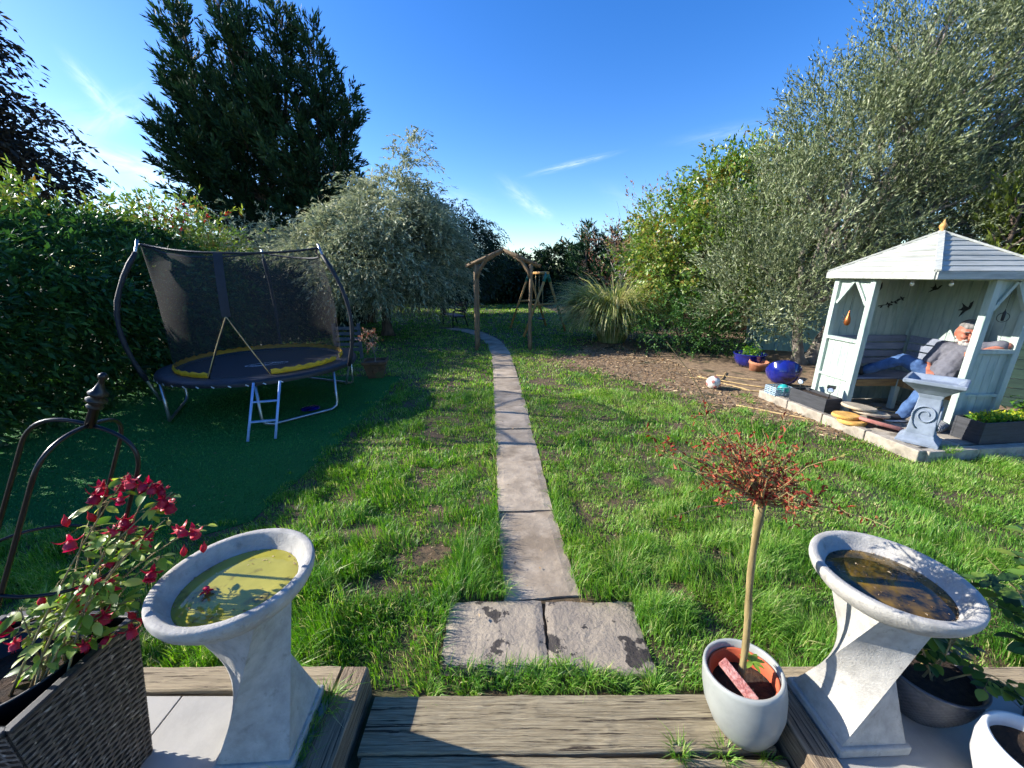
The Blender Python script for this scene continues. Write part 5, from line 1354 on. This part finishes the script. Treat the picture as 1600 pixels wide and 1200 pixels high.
# ------------------------------------------------------------------ things on the plinth
def trough(label, c, L, W, H, rz):
    r_ = thing('trough_planter', label, 'planter', c, rz)
    for (x, y, sx, sy) in ((0, -W / 2, L, .02), (0, W / 2, L, .02)):
        b = MB(); b.box((x, y, H / 2), (sx, sy, H)); b.build('long_side', M['trough'], r_, bevel=.003)
    for x in (-L / 2 + .01, L / 2 - .01):
        b = MB(); b.box((x, 0, H / 2), (.02, W - .02, H - .002)); b.build('end_panel', M['trough'], r_, bevel=.003)
    b = MB(); b.box((0, 0, H * .42), (L - .045, W - .025, H * .8)); b.build('compost', M['compost'], r_)
    return r_
trough('black trough planter on the plinth edge beside the left window panel', (4.155, 5.02, .117), .56, .22, .19, R(98))
trough('black trough planter with yellow flowers in front of the right window panel', (5.36, 3.94, .117), .80, .24, .24, R(7))
rg = np.random.default_rng(8)
n = 900; P = np.stack([rg.uniform(5.02, 5.72, n), 3.86 + rg.random(n) * .17, .33 + rg.random(n) * .06], 1); P[:, 1] += (P[:, 0] - 5.36) * .12
yf = thing('bedding_plants', 'low plants with yellow flowers filling the right-hand trough', 'plant', (5.36, 3.94, .3))
V, F = leaves(P, nrm(rg.normal(size=P.shape) + [0, -.2, .7]), rg.normal(size=P.shape), rg.uniform(.02, .05, n), .02); leaf_object('foliage', V, F, M['green'], rg, yf, off=yf.location)
P2 = P[:380] + [0, -.01, .03]; V, F = leaves(P2, nrm(rg.normal(size=P2.shape) + [0, 0, .5]), np.tile([0, 0, 1.], (380, 1)), .022, .018); leaf_object('blossom', V, F, M['yellowflower'], rg, yf, off=yf.location)
ta = thing('leafy_plant', 'taller leafy plant with pale stems at the right end of the trough', 'plant', (5.70, 4.0, .3))
n = 160; P = np.array([5.70, 4.0, .44]) + rg.normal(0, 1, (n, 3)) * [.08, .05, .09]; V, F = leaves(P, nrm(rg.normal(size=P.shape)), np.tile([0, 0, 1.], (n, 1)), .07, .045); leaf_object('foliage', V, F, M['green'], rg, ta, off=ta.location)
b = MB()
for k in range(4): b.tube([(0, 0, 0), (rg.normal(0, .04), 0, .25), (rg.normal(.05, .08), 0, .42)], .004, 5)
b.build('stem', M['cane'], ta)
def spotlight(label, c, rz):
    r_ = thing('solar_spotlight', label, 'garden light', c, rz, 'solar spotlights in the troughs')
    b = MB(); b.tube([(0, 0, 0), (0, 0, .10)], .006, 6); b.build('stake', M['blackplastic'], r_)
    b = MB(); b.lathe([(0, -.03), (.03, -.03), (.038, .0), (.038, .018), (.034, .02), (.03, .012)], 20); o = b.build('head', M['blackplastic'], r_); o.location = (0, -.01, .12); o.rotation_euler = (R(75), 0, 0)
    b = MB(); b.lathe([(0, .014), (.02, .016), (.034, .012)], 20); q = b.build('lens', M['glass'], r_); q.location = (0, -.01, .12); q.rotation_euler = (R(75), 0, 0)
    b = MB(); b.box((0, .03, .155), (.09, .06, .012), Quaternion((1, 0, 0), R(25))); b.build('solar_panel', M['blackplastic'], r_)
spotlight('round solar spotlight at the near end of the black trough by the left window panel', (4.19, 4.83, .28), R(-45))
spotlight('round solar spotlight at the far end of the black trough by the left window panel', (4.10, 5.24, .28), R(-60))
spotlight('round solar spotlight among the yellow flowers', (5.58, 3.90, .33), R(-50))
# flat stepping stones
def stone(label, c, rx, ry, th, mat, rot, seed, kid=0.0):
    rg = np.random.default_rng(seed); b = MB(); n = 36; V = []
    for (s, z) in ((.94, 0), (1, th * .3), (1, th * .7), (.95, th), (.6, th), (0.02, th)):
        for k in range(n):
            a = 2 * math.pi * k / n; w_ = 1 - kid * math.exp(-((a - 1.6) / .6) ** 2) + .02 * math.sin(3 * a + seed)
            V.append((rx * s * w_ * math.cos(a), ry * s * w_ * math.sin(a), z))
    b.add(V, [(i * n + k, i * n + (k + 1) % n, (i + 1) * n + (k + 1) % n, (i + 1) * n + k) for i in range(5) for k in range(n)])
    o = b.build('stepping_stone', mat, loc=c); o.rotation_euler = rot; return tag(o, label, 'stone', 'loose stepping stones before the summerhouse')
stone('upper ochre stepping stone under the buff ones', (4.13, 4.46, .165), .15, .13, .04, M['ochre'], (0, .03, .2), 1)
stone('lower ochre stepping stone lying on the plinth', (4.17, 4.40, .118), .17, .14, .045, M['ochre'], (0, 0, .5), 2)
stone('top buff round stepping stone of the pile', (4.33, 4.53, .255), .21, .17, .035, M['tanstone'], (R(2), R(7), .4), 3)
stone('second buff round stepping stone under the top one', (4.43, 4.47, .205), .22, .17, .035, M['tanstone'], (R(2), R(8), .2), 4)
stone('red kidney-shaped stepping stone tilted against the pile', (4.35, 4.22, .15), .22, .13, .04, M['redstone'], (R(-10), R(12), -.35), 5, .2)

# square slate-blue birdbath
sb = thing('square_birdbath', 'slate-blue stone birdbath with a square bowl and scroll relief before the summerhouse', 'birdbath', (4.43, 3.86, .117), R(38))
b = MB()
def loft(b, secs):
    V = [(sx * h, sy * h, z) for (h, z) in secs for sx, sy in ((-1, -1), (1, -1), (1, 1), (-1, 1))]
    b.add(V, [(i * 4 + k, i * 4 + (k + 1) % 4, (i + 1) * 4 + (k + 1) % 4, (i + 1) * 4 + k) for i in range(len(secs) - 1) for k in range(4)] + [(3, 2, 1, 0), tuple(len(secs) * 4 - 4 + k for k in range(4))])
loft(b, [(.165, 0), (.165, .03), (.12, .075), (.11, .11)]); b.build('base', M['bluestone'], sb, bevel=.006)
b = MB(); loft(b, [(.108, .105), (.085, .50), (.10, .55)]); b.build('pedestal', M['bluestone'], sb, bevel=.008)
b = MB(); loft(b, [(.10, .545), (.15, .60), (.20, .645), (.225, .665), (.225, .70), (.20, .705), (.185, .69), (.15, .655), (.12, .65)]); b.build('bowl', M['bluestone'], sb, bevel=.006)
b = MB(); pts = [((.028 * (1 + t * .25)) * math.cos(t), -.001 * t, .0 + .03 * (1 + t * .28) * math.sin(t)) for t in np.linspace(0, 9.4, 40)]
b.tube(pts + [(-.088, -.006, -.06), (-.075, -.004, -.11), (-.04, -.003, -.15)], .008, 6)
for dx, dy, rz in ((0, -.098, 0), (-.098, 0, -90)):
    o = b.build('scroll', M['bluestone'], sb); o.location = (dx, dy, .32); o.rotation_euler = (R(-3.2), 0, R(rz))
# pots, ball, crate and sticks
def lathe_thing(name, label, cat, c, prof, mat, rot=(0, 0, 0), n=36):
    b = MB(); b.lathe(prof, n); o = b.build(name, mat, loc=c); o.rotation_euler = rot; return tag(o, label, cat)
lathe_thing('glazed_pot', 'cobalt blue glazed pot standing under the olive tree', 'pot', (4.95, 7.85, 0), [(0, 0), (.16, 0), (.24, .08), (.29, .18), (.29, .26), (.31, .275), (.31, .29), (.28, .29), (.27, .22), (0, .20)], M['bluglaze'])
tf = thing('potted_herb', 'small green herb growing in the blue glazed pot', 'plant', (4.95, 7.85, .2)); n = 240
P = np.array([4.95, 7.85, .3]) + rg.normal(0, 1, (n, 3)) * [.10, .08, .06]; V, F = leaves(P, nrm(rg.normal(size=P.shape) + [0, 0, .6]), rg.normal(size=P.shape), .06, .03); leaf_object('foliage', V, F, M['green'], rg, tf, off=tf.location)
lathe_thing('terracotta_pot', 'weathered terracotta pot in front of the blue glazed pot', 'pot', (4.93, 7.5, 0), [(0, 0), (.14, 0), (.165, .14), (.18, .15), (.18, .20), (.15, .20), (.14, .1), (0, .09)], M['terra'], (R(6), 0, 0))
lathe_thing('glazed_bowl', 'large cobalt blue glazed bowl tipped on its side', 'bowl', (4.66, 6.38, .20), [(0, -.13), (.09, -.13), (.17, -.09), (.235, .0), (.255, .08), (.265, .095), (.25, .10), (.225, .0), (.16, -.075), (0, -.11)], M['bluglaze'], tuple(Vector((.34, .62, .46)).to_track_quat('Z', 'Y').to_euler()), 48)
cr_ = thing('plastic_crate', 'small pale blue plastic crate on the plinth corner', 'crate', (4.03, 5.56, .117), R(8))
for k in range(5):
    z = .012 + k * .028
    b = MB()
    for s in (-1, 1): b.box((0, s * .10, z), (.27, .008, .013)); b.box((s * .135, 0, z), (.008, .20, .013))
    b.build('slat', M['crate'], cr_)
b = MB()
for i in range(7):
    for s in (-1, 1): b.box((-.135 + i * .045, s * .10, .065), (.010, .006, .13))
for i in range(5):
    for s in (-1, 1): b.box((s * .135, -.10 + i * .05, .065), (.006, .010, .13))
b.build('upright', M['crate'], cr_); b = MB(); b.box((0, 0, .006), (.26, .19, .006)); b.build('floor_panel', M['crate'], cr_)
lathe_thing('toy_ball', 'small teal ball lying in the pale blue crate', 'ball', (4.08, 5.53, .205), [(max(0, .075 * math.sin(t)), -.075 * math.cos(t)) for t in np.linspace(0, math.pi, 12)], M['teal'])
fb = thing('football', 'scuffed white football on the bare earth', 'ball', (3.39, 6.22, .112))
b = MB(); b.lathe([(max(0, .11 * math.sin(t)), -.11 * math.cos(t)) for t in np.linspace(0, math.pi, 18)], 28); b.build('cover', M['football'], fb)
for i, d in enumerate([(-.5, -.8, .35), (.5, -.6, -.2), (.1, -.3, .95), (-.9, 0, -.2), (-.1, -.85, -.5)]):
    d = Vector(d).normalized(); s_, u_ = frame_of(d); b = MB()
    b.add([d * .1125 + (s_ * math.cos(a) + u_ * math.sin(a)) * .03 for a in np.linspace(0, 2 * math.pi, 6)[:-1]] + [d * .085 + (s_ * math.cos(a) + u_ * math.sin(a)) * .03 for a in np.linspace(0, 2 * math.pi, 6)[:-1]], [(0, 1, 2, 3, 4)] + [(k, (k + 1) % 5, 5 + (k + 1) % 5, 5 + k) for k in range(5)]); b.build('panel', M['redstone'], fb)
rg = np.random.default_rng(15)
CAN = [((3.3, 5.35), (4.0, 4.75), 'long bamboo cane on the grass edge before the black trough'), ((3.55, 6.3), (4.2, 5.95), 'bamboo cane pointing from the football to the crate'), ((3.75, 6.7), (4.3, 6.2), 'bamboo cane lying beside the tipped blue bowl'),
       ((3.9, 7.1), (4.5, 6.7), 'bamboo cane lying before the terracotta pot'), ((3.5, 7.0), (3.95, 6.05), 'bamboo cane lying crosswise behind the football'), ((4.2, 7.3), (3.7, 6.6), 'bamboo cane farthest back under the olive tree'),
       ((3.3, 6.9), (3.9, 6.75), 'short bamboo cane behind the football'), ((4.75, 4.95), (5.15, 4.65), 'bamboo cane on the floor inside the summerhouse'), ((4.62, 5.0), (5.0, 4.9), 'second bamboo cane under the summerhouse bench')]
for i, (p, q, lb) in enumerate(CAN):
    z = .125 if i > 6 else .012; b = MB(); L = math.hypot(q[0] - p[0], q[1] - p[1])
    b.tube([(-L / 2 + L * t, .006 * math.sin(5 * t + i), .002 * math.sin(9 * t)) for t in np.linspace(0, 1, 8)], .0085, 6); o = b.build('bamboo_cane', M['cane'], loc=((p[0] + q[0]) / 2, (p[1] + q[1]) / 2, z + .004 * (i % 3)))
    o.rotation_euler.z = math.atan2(q[1] - p[1], q[0] - p[0]); tag(o, lb, 'cane', 'bamboo canes lying about the summerhouse')
# zebra-striped slipper pair behind the birdbath
m = bpy.data.materials.new('zebra'); m.use_nodes = True; nn, nl = m.node_tree.nodes, m.node_tree.links
wv = nn.new('ShaderNodeTexWave'); wv.inputs['Scale'].default_value = 11; wv.inputs['Distortion'].default_value = 4; wv.inputs['Detail'].default_value = 2; wv.inputs['Detail Scale'].default_value = 1.2
cr2 = nn.new('ShaderNodeValToRGB'); cr2.color_ramp.elements[0].position = .42; cr2.color_ramp.elements[0].color = (.02, .02, .02, 1); cr2.color_ramp.elements[1].position = .5; cr2.color_ramp.elements[1].color = (.7, .69, .66, 1)
t_ = nn.new('ShaderNodeTexCoord'); nl.new(t_.outputs['Object'], wv.inputs['Vector']); nl.new(wv.outputs[0], cr2.inputs[0]); nl.new(cr2.outputs[0], nn['Principled BSDF'].inputs['Base Color']); nn['Principled BSDF'].inputs['Roughness'].default_value = .9
b = MB(); N1, N2 = 16, 10; V = []
for j in range(N2 + 1):
    ph = math.pi * j / N2
    for i in range(N1):
        a = 2 * math.pi * i / N1; sg = lambda v, e: math.copysign(abs(v) ** e, v)
        V.append((.17 * sg(math.cos(a), .5) * math.sin(ph) ** .5, .13 * sg(math.sin(a), .5) * math.sin(ph) ** .5, .055 * -math.cos(ph) + .055))
b.add(V, [(j * N1 + i, j * N1 + (i + 1) % N1, (j + 1) * N1 + (i + 1) % N1, (j + 1) * N1 + i) for j in range(N2) for i in range(N1)], smooth=True)
o = b.build('striped_cushion', m, loc=(4.93, 4.22, .117)); o.rotation_euler = (R(8), 0, R(25)); tag(o, 'black and white zebra-striped cushion on the summerhouse floor', 'cushion')

# ------------------------------------------------------------------ boundary: mint shed, fences, far house
M['mintblue'] = pm('mintblue', hx('#8fb9b2'), hx('#a9cdc4'), 4, .6, .2, stretch=(8, 8, 1), objrand=.06)
sh = thing('mint_shed', 'mint green boarded shed wall glimpsed behind the olive tree', 'shed', (7.4, 9.35, 0), R(-20))
for k in range(16):
    b = MB(); b.box((-1.2 + k * .16, 0, .8), (.155, .02, 1.6)); b.build('board', M['mintblue'], sh, bevel=.003)
b = MB(); b.box((0, .5, .79), (2.55, .95, 1.56)); b.build('body', M['mintblue'], sh)
b = MB(); b.box((0, .45, 1.66), (2.8, 1.3, .06), Quaternion((1, 0, 0), R(-6))); b.build('roof', M['trough'], sh)
M['fencebrown'] = pm('fencebrown', hx('#4b3a2b'), hx('#6e563d'), 5, .85, .5, stretch=(8, 8, 1), bscale=8, objrand=.12)
M['fencegreen'] = pm('fencegreen', hx('#24382f'), hx('#31493c'), 5, .8, .4, stretch=(1, 1, 9), bscale=8, objrand=.1)
def fence(label, p, q, h, mat, upright=True, bw=.15):
    L = math.hypot(q[0] - p[0], q[1] - p[1]); r_ = thing('timber_fence', label, 'fence', (p[0], p[1], 0), math.atan2(q[1] - p[1], q[0] - p[0]))
    bm_ = MB(); bm_.box((0, 0, h / 2), (bw - .008, .02, h)) if upright else bm_.box((0, 0, 0), (L, .02, bw - .01)); me = None
    n = int(L / bw) if upright else int(h / bw)
    first = bm_.build('board', mat, r_)
    for k in range(n):
        o = first if k == 0 else first.copy()
        if k: S.collection.objects.link(o)
        o.location = (bw * (k + .5), .004 * (k % 3), 0) if upright else (L / 2, .004 * (k % 2), bw * (k + .5))
    for k in range(int(L / 1.8) + 1):
        b = MB(); b.box((min(L, k * 1.8), .06, (h + .1) / 2), (.09, .09, h + .1)); b.build('post', mat, r_)
fence('brown board fence behind the shrubs on the far right side', (4.6, 15.5), (9.5, 11.2), 1.8, M['fencebrown'])
fence('brown board fence behind the silver weeping tree', (-10.5, 14.6), (-5.2, 15.2), 1.8, M['fencebrown'])
fence('dark green board fence behind the summerhouse at the right edge', (6.35, 6.1), (8.6, 4.2), 1.5, M['fencegreen'], False, .14)
M['tileroof'] = pm('tileroof', hx('#4b403c'), hx('#6b5a52'), 9, .85, .4, bscale=20)
M['render'] = pm('render', hx('#8f857a'), hx('#a79c90'), 5, .9)
ho = thing('far_house', 'small dark-roofed house far behind the hedge and cypress', 'house', (-30.2, 40, 0), R(10))
b = MB(); b.box((0, 0, 1.9), (6, 5, 3.8)); b.build('wall', M['render'], ho)
b = MB(); b.add([(-3.3, -2.8, 3.7), (3.3, -2.8, 3.7), (3.3, 2.8, 3.7), (-3.3, 2.8, 3.7), (-1.6, 0, 5.6), (1.6, 0, 5.6)], [(0, 1, 5, 4), (1, 2, 5), (2, 3, 4, 5), (3, 0, 4), (3, 2, 1, 0)]); rf = b.build('roof', M['tileroof'], ho)
b = MB(); b.box((-1.2, 0, 5.8), (.7, .6, 1.1)); b.build('chimney', M['terra'], rf)
for x in (-1.5, 1.5):
    b = MB(); b.box((x, -2.51, 2.4), (1.1, .06, 1.2)); w_ = b.build('window', M['white'], ho); b = MB(); b.box((x, -2.55, 2.4), (.95, .02, 1.05)); b.build('pane', M['ornament'], w_)

# ------------------------------------------------------------------ seated man
M['skin'] = pm('skin', hx('#9a5a46'), hx('#b3745c'), 14, .55, .1, bscale=60)
M['shirt'] = pm('shirt', hx('#55555c'), hx('#6a6a72'), 14, .85, .5, bscale=16, bdist=.015)
M['jeans'] = pm('jeans', hx('#28426a'), hx('#4a6a96'), 9, .85, .6, bscale=14, bdist=.015)
M['shoe'] = pm('shoe', hx('#17181a'), hx('#26282b'), 14, .6, .2)
M['hair'] = pm('hair', hx('#5c5956'), hx('#8a8783'), 40, .7, .6, stretch=(1, 1, .3), bscale=80)
M['beard'] = pm('beard', hx('#8f8a84'), hx('#b4afa8'), 60, .8, .6, bscale=90)
M['eye'] = pm('eye', hx('#1c1512'), hx('#1c1512'), 5, .3)
def rcone(b, p, q, r0, r1, n=14, sx=1.0):
    """Limb segment with rounded ends."""
    p, q = Vector(p), Vector(q); d = q - p; L = d.length; d.normalize()
    pts = [p - d * r0 * .98, p - d * r0 * .7, p - d * r0 * .3]; rr = [r0 * .2, r0 * .71, r0 * .95]
    for t in np.linspace(0, 1, 6): pts.append(p + d * L * t); rr.append(r0 + (r1 - r0) * t)
    pts += [q + d * r1 * .3, q + d * r1 * .7, q + d * r1 * .98]; rr += [r1 * .95, r1 * .71, r1 * .2]
    b.tube(pts, rr, n)
def ball(b, c, r, n=14):
    """Ellipsoid."""
    r = (r, r, r) if isinstance(r, (int, float)) else r
    prof = [(max(1e-4, math.sin(t)), -math.cos(t)) for t in np.linspace(0.02, math.pi - .02, 12)]
    V = [(c[0] + r[0] * p * math.cos(2 * math.pi * k / n), c[1] + r[1] * p * math.sin(2 * math.pi * k / n), c[2] + r[2] * z) for (p, z) in prof for k in range(n)]
    b.add(V, [(i * n + k, i * n + (k + 1) % n, (i + 1) * n + (k + 1) % n, (i + 1) * n + k) for i in range(11) for k in range(n)] + [tuple(reversed(range(n))), tuple(11 * n + k for k in range(n))], smooth=True)
def fuse(b, name, mat, parent, vox=.008, sm=4, off=None, fold=0):
    o = b.build(name, mat, parent, off=off)
    m_ = o.modifiers.new('fuse', 'REMESH'); m_.mode = 'VOXEL'; m_.voxel_size = vox; m_.use_smooth_shade = True
    s_ = o.modifiers.new('smooth', 'SMOOTH'); s_.iterations = sm; s_.factor = .5
    if fold:
        tx = bpy.data.textures.new('folds', 'CLOUDS'); tx.noise_scale = .09; tx.noise_depth = 2
        d_ = o.modifiers.new('folds', 'DISPLACE'); d_.texture = tx; d_.strength = fold; d_.mid_level = .5; d_.texture_coords = 'LOCAL'
    return o
V3 = lambda *a: Vector(a)
PO = V3(5.20, 4.46, .56)
hip = V3(5.20, 4.46, .665); chest = V3(5.33, 4.50, .95); neck = V3(5.375, 4.515, 1.075); head = V3(5.366, 4.50, 1.178)
hl, hr = hip + V3(-.03, .09, -.01), hip + V3(.0, -.09, -.01)          # far leg on the bench, near leg on the floor
kl, al = V3(4.97, 4.77, .83), V3(4.70, 4.98, .635)
kr, ar_ = V3(4.90, 4.34, .60), V3(4.79, 4.44, .19)
shl, shr = chest + V3(-.05, .155, .075), chest + V3(.04, -.14, .10)
el_, wl_ = V3(5.16, 4.66, .80), V3(5.06, 4.52, .745)                   # arm nearer the left: hand in the lap
er, wr = V3(5.51, 4.225, 1.10), V3(5.295, 4.28, 1.015)                    # other arm: elbow out, hand at the chest
face = V3(-.64, -.77, -.02).normalized(); fs_ = face.cross(V3(0, 0, 1)).normalized(); fu = fs_.cross(face).normalized()
HS = 1.13
def F(a, u, s): return head + (face * a + fu * u + fs_ * s) * HS
b = MB()
rcone(b, hip, chest, .115, .10); rcone(b, chest, neck, .075, .054); rcone(b, neck - V3(0, 0, .03), head + V3(0, 0, -.03), .055, .056)
for s in (.035, -.035): rcone(b, F(.0, .035, s * .6), F(.01, -.04, s * .5), .078 * HS, .06 * HS)
rcone(b, F(-.035, .03, 0), F(-.02, .045, 0), .08 * HS, .08 * HS); rcone(b, F(.035, -.07, .0), F(.045, -.075, 0), .042 * HS, .04 * HS)
rcone(b, F(.082, .015, 0), F(.105, -.022, 0), .010 * HS, .016 * HS, 8)                       # nose
for s in (1, -1):
    rcone(b, F(.072, .032, s * .042), F(.078, .034, s * .016), .012 * HS, .011 * HS, 8)     # brow
    rcone(b, F(.062, -.015, s * .042), F(.066, -.02, s * .034), .022 * HS, .020 * HS, 8)    # cheek
    rcone(b, F(-.01, .015, s * .086), F(-.012, -.022, s * .083), .015 * HS, .011 * HS, 8)   # ear
for (h_, k_, a_) in ((hl, kl, al), (hr, kr, ar_)): rcone(b, h_, k_, .078, .056); rcone(b, k_, a_, .052, .036)
for (s_, e_, w_) in ((shl, el_, wl_), (shr, er, wr)): rcone(b, s_, e_, .048, .041); rcone(b, e_, w_, .040, .027)
def hand(b, w_, d, nrm_, curl):
    d = d.normalized(); nrm_ = (nrm_ - d * nrm_.dot(d)).normalized(); sd = d.cross(nrm_)
    for k in (-1.5, -.5, .5, 1.5): rcone(b, w_ + sd * k * .010, w_ + d * .075 + sd * k * .016, .017, .013, 8)
    for k, L in ((-1.5, .052), (-.5, .062), (.5, .066), (1.5, .060)):
        p0 = w_ + d * .078 + sd * k * .0195; p1 = p0 + (d * math.cos(curl) + nrm_ * math.sin(curl)) * L * .5; p2 = p1 + (d * math.cos(curl * 2.2) + nrm_ * math.sin(curl * 2.2)) * L * .5
        rcone(b, p0, p1, .0085, .0080, 8); rcone(b, p1, p2, .0080, .0068, 8)
    p0 = w_ + d * .025 + sd * .028; p1 = p0 + (d * .6 + sd * .75 + nrm_ * .2) * .035; rcone(b, p0, p1, .0105, .009, 8); rcone(b, p1, p1 + (d * .95 + sd * .15 + nrm_ * .3) * .03, .009, .0075, 8)
hand(b, wl_, V3(-.6, -.75, -.25), V3(0, -.2, -1), .5); hand(b, wr, V3(-.75, .45, -.25), V3(.3, .6, -.6), .7)
man = fuse(b, 'person', M['skin'], None, .0058, 3, off=PO); man.location = PO
tag(man, 'grey-haired bearded person in a dark polo and jeans lounging in the summerhouse', 'person')
b = MB(); rcone(b, hip + V3(.0, 0, -.01), hip + V3(.05, .012, .09), .142, .158); rcone(b, hip + V3(-.03, -.02, .07), chest + V3(-.03, -.03, -.06), .145, .135); rcone(b, chest + V3(-.02, .09, .02), chest + V3(0, -.09, .03), .095, .095); rcone(b, chest, neck + V3(0, 0, -.035), .10, .066)
rcone(b, shl, G(shl, el_, .85), .068, .062); rcone(b, shr, G(shr, er, .80), .068, .062); rcone(b, chest + V3(0, .12, .05), shl, .085, .068); rcone(b, chest + V3(0, -.12, .05), shr, .085, .068)
fuse(b, 'polo_shirt', M['shirt'], man, .008, 3, off=PO, fold=.022)
b = MB(); cdir = (neck - chest).normalized()
b.lathe([(.066, -.01), (.068, .012), (.075, .022), (.082, .004)], 20); o = b.build('collar', M['shirt'], man); o.location = neck - PO + V3(-.004, -.004, -.022); o.rotation_euler = (R(6), R(-10), 0)
b = MB(); rcone(b, hip + V3(0, .05, -.015), hip + V3(0, -.05, -.015), .125, .125)
for (h_, k_, a_) in ((hl, kl, al), (hr, kr, ar_)):
    rcone(b, h_, k_, .098, .075); rcone(b, k_, G(k_, a_, .93), .074, .062)
    ball(b, G(k_, a_, .78), .062); ball(b, G(h_, k_, .6) + V3(0, 0, .012), .086)
fuse(b, 'jeans', M['jeans'], man, .008, 2, off=PO, fold=.022)
def shoe(a_, d, up, c_):
    b = MB(); d = d.normalized(); up = (up - d * up.dot(d)).normalized()
    rcone(b, a_ - d * .025 + up * -.015, a_ + d * .06 - up * .03, .043, .042); rcone(b, a_ + d * .06 - up * .03, a_ + d * .15 - up * .042, .042, .034); rcone(b, a_, a_ + up * .03, .045, .046)
    o = fuse(b, 'shoe', M['shoe'], man, .008, 2, off=PO)
    b = MB(); sd = d.cross(up)
    q = [a_ + d * x - up * .078 + sd * y for x, y in ((-.065, -.03), (-.04, -.04), (.05, -.038), (.13, -.036), (.175, -.018), (.175, .018), (.13, .036), (.05, .038), (-.04, .04), (-.065, .03))]
    n = len(q); b.add([p - PO for p in q] + [p + up * .02 - PO for p in q], [tuple(reversed(range(n))), tuple(range(n, 2 * n))] + [(k, (k + 1) % n, n + (k + 1) % n, n + k) for k in range(n)]); b.build('sole', M['white'], o)
shoe(al + V3(-.02, .01, 0), V3(-.45, .1, .9), V3(.8, -.5, .4), 0); shoe(ar_ + V3(0, 0, .012), V3(-.85, .1, -.02), V3(0, 0, 1), 1)
# hair, beard, eyes
b = MB()
for (a_, u_, s_, r_) in ((-.03, .082, 0, .08), (.01, .098, .022, .052), (.01, .098, -.022, .052), (-.05, .02, .03, .07), (-.05, .02, -.03, .07), (-.045, -.02, 0, .062), (.035, .098, .0, .036), (.05, .088, 0, .03), (.046, .084, .028, .028), (.046, .084, -.028, .028), (-.012, .05, .062, .032), (-.012, .05, -.062, .032), (.03, .088, .04, .026), (.03, .088, -.04, .026)): ball(b, F(a_, u_, s_), r_ * HS)
fuse(b, 'hair', M['hair'], man, .007, 1, off=PO)
b = MB()
for (a_, u_, s_, r_) in ((.058, -.088, 0, .036), (.05, -.082, .03, .030), (.05, -.082, -.03, .030), (.02, -.06, .062, .024), (.02, -.06, -.062, .024), (.0, -.025, .076, .016), (.0, -.025, -.076, .016), (.088, -.045, .016, .011), (.088, -.045, -.016, .011), (.075, -.055, .034, .013), (.075, -.055, -.034, .013)): ball(b, F(a_, u_, s_), r_ * HS)
fuse(b, 'beard', M['beard'], man, .006, 1, off=PO)
for s in (1, -1):
    b = MB(); ball(b, F(.078, .014, s * .030), (.0085,) * 3, 8); b.build('eye', M['eye'], man, off=PO)
    b = MB(); rcone(b, F(.088, .036, s * .045), F(.094, .040, s * .018), .005 * HS, .006 * HS, 6); b.build('eyebrow', M['hair'], man, off=PO)
b = MB(); rcone(b, F(.088, -.062, .016), F(.088, -.062, -.016), .005 * HS, .005 * HS, 6); b.build('mouth', M['redstone'], man, off=PO)
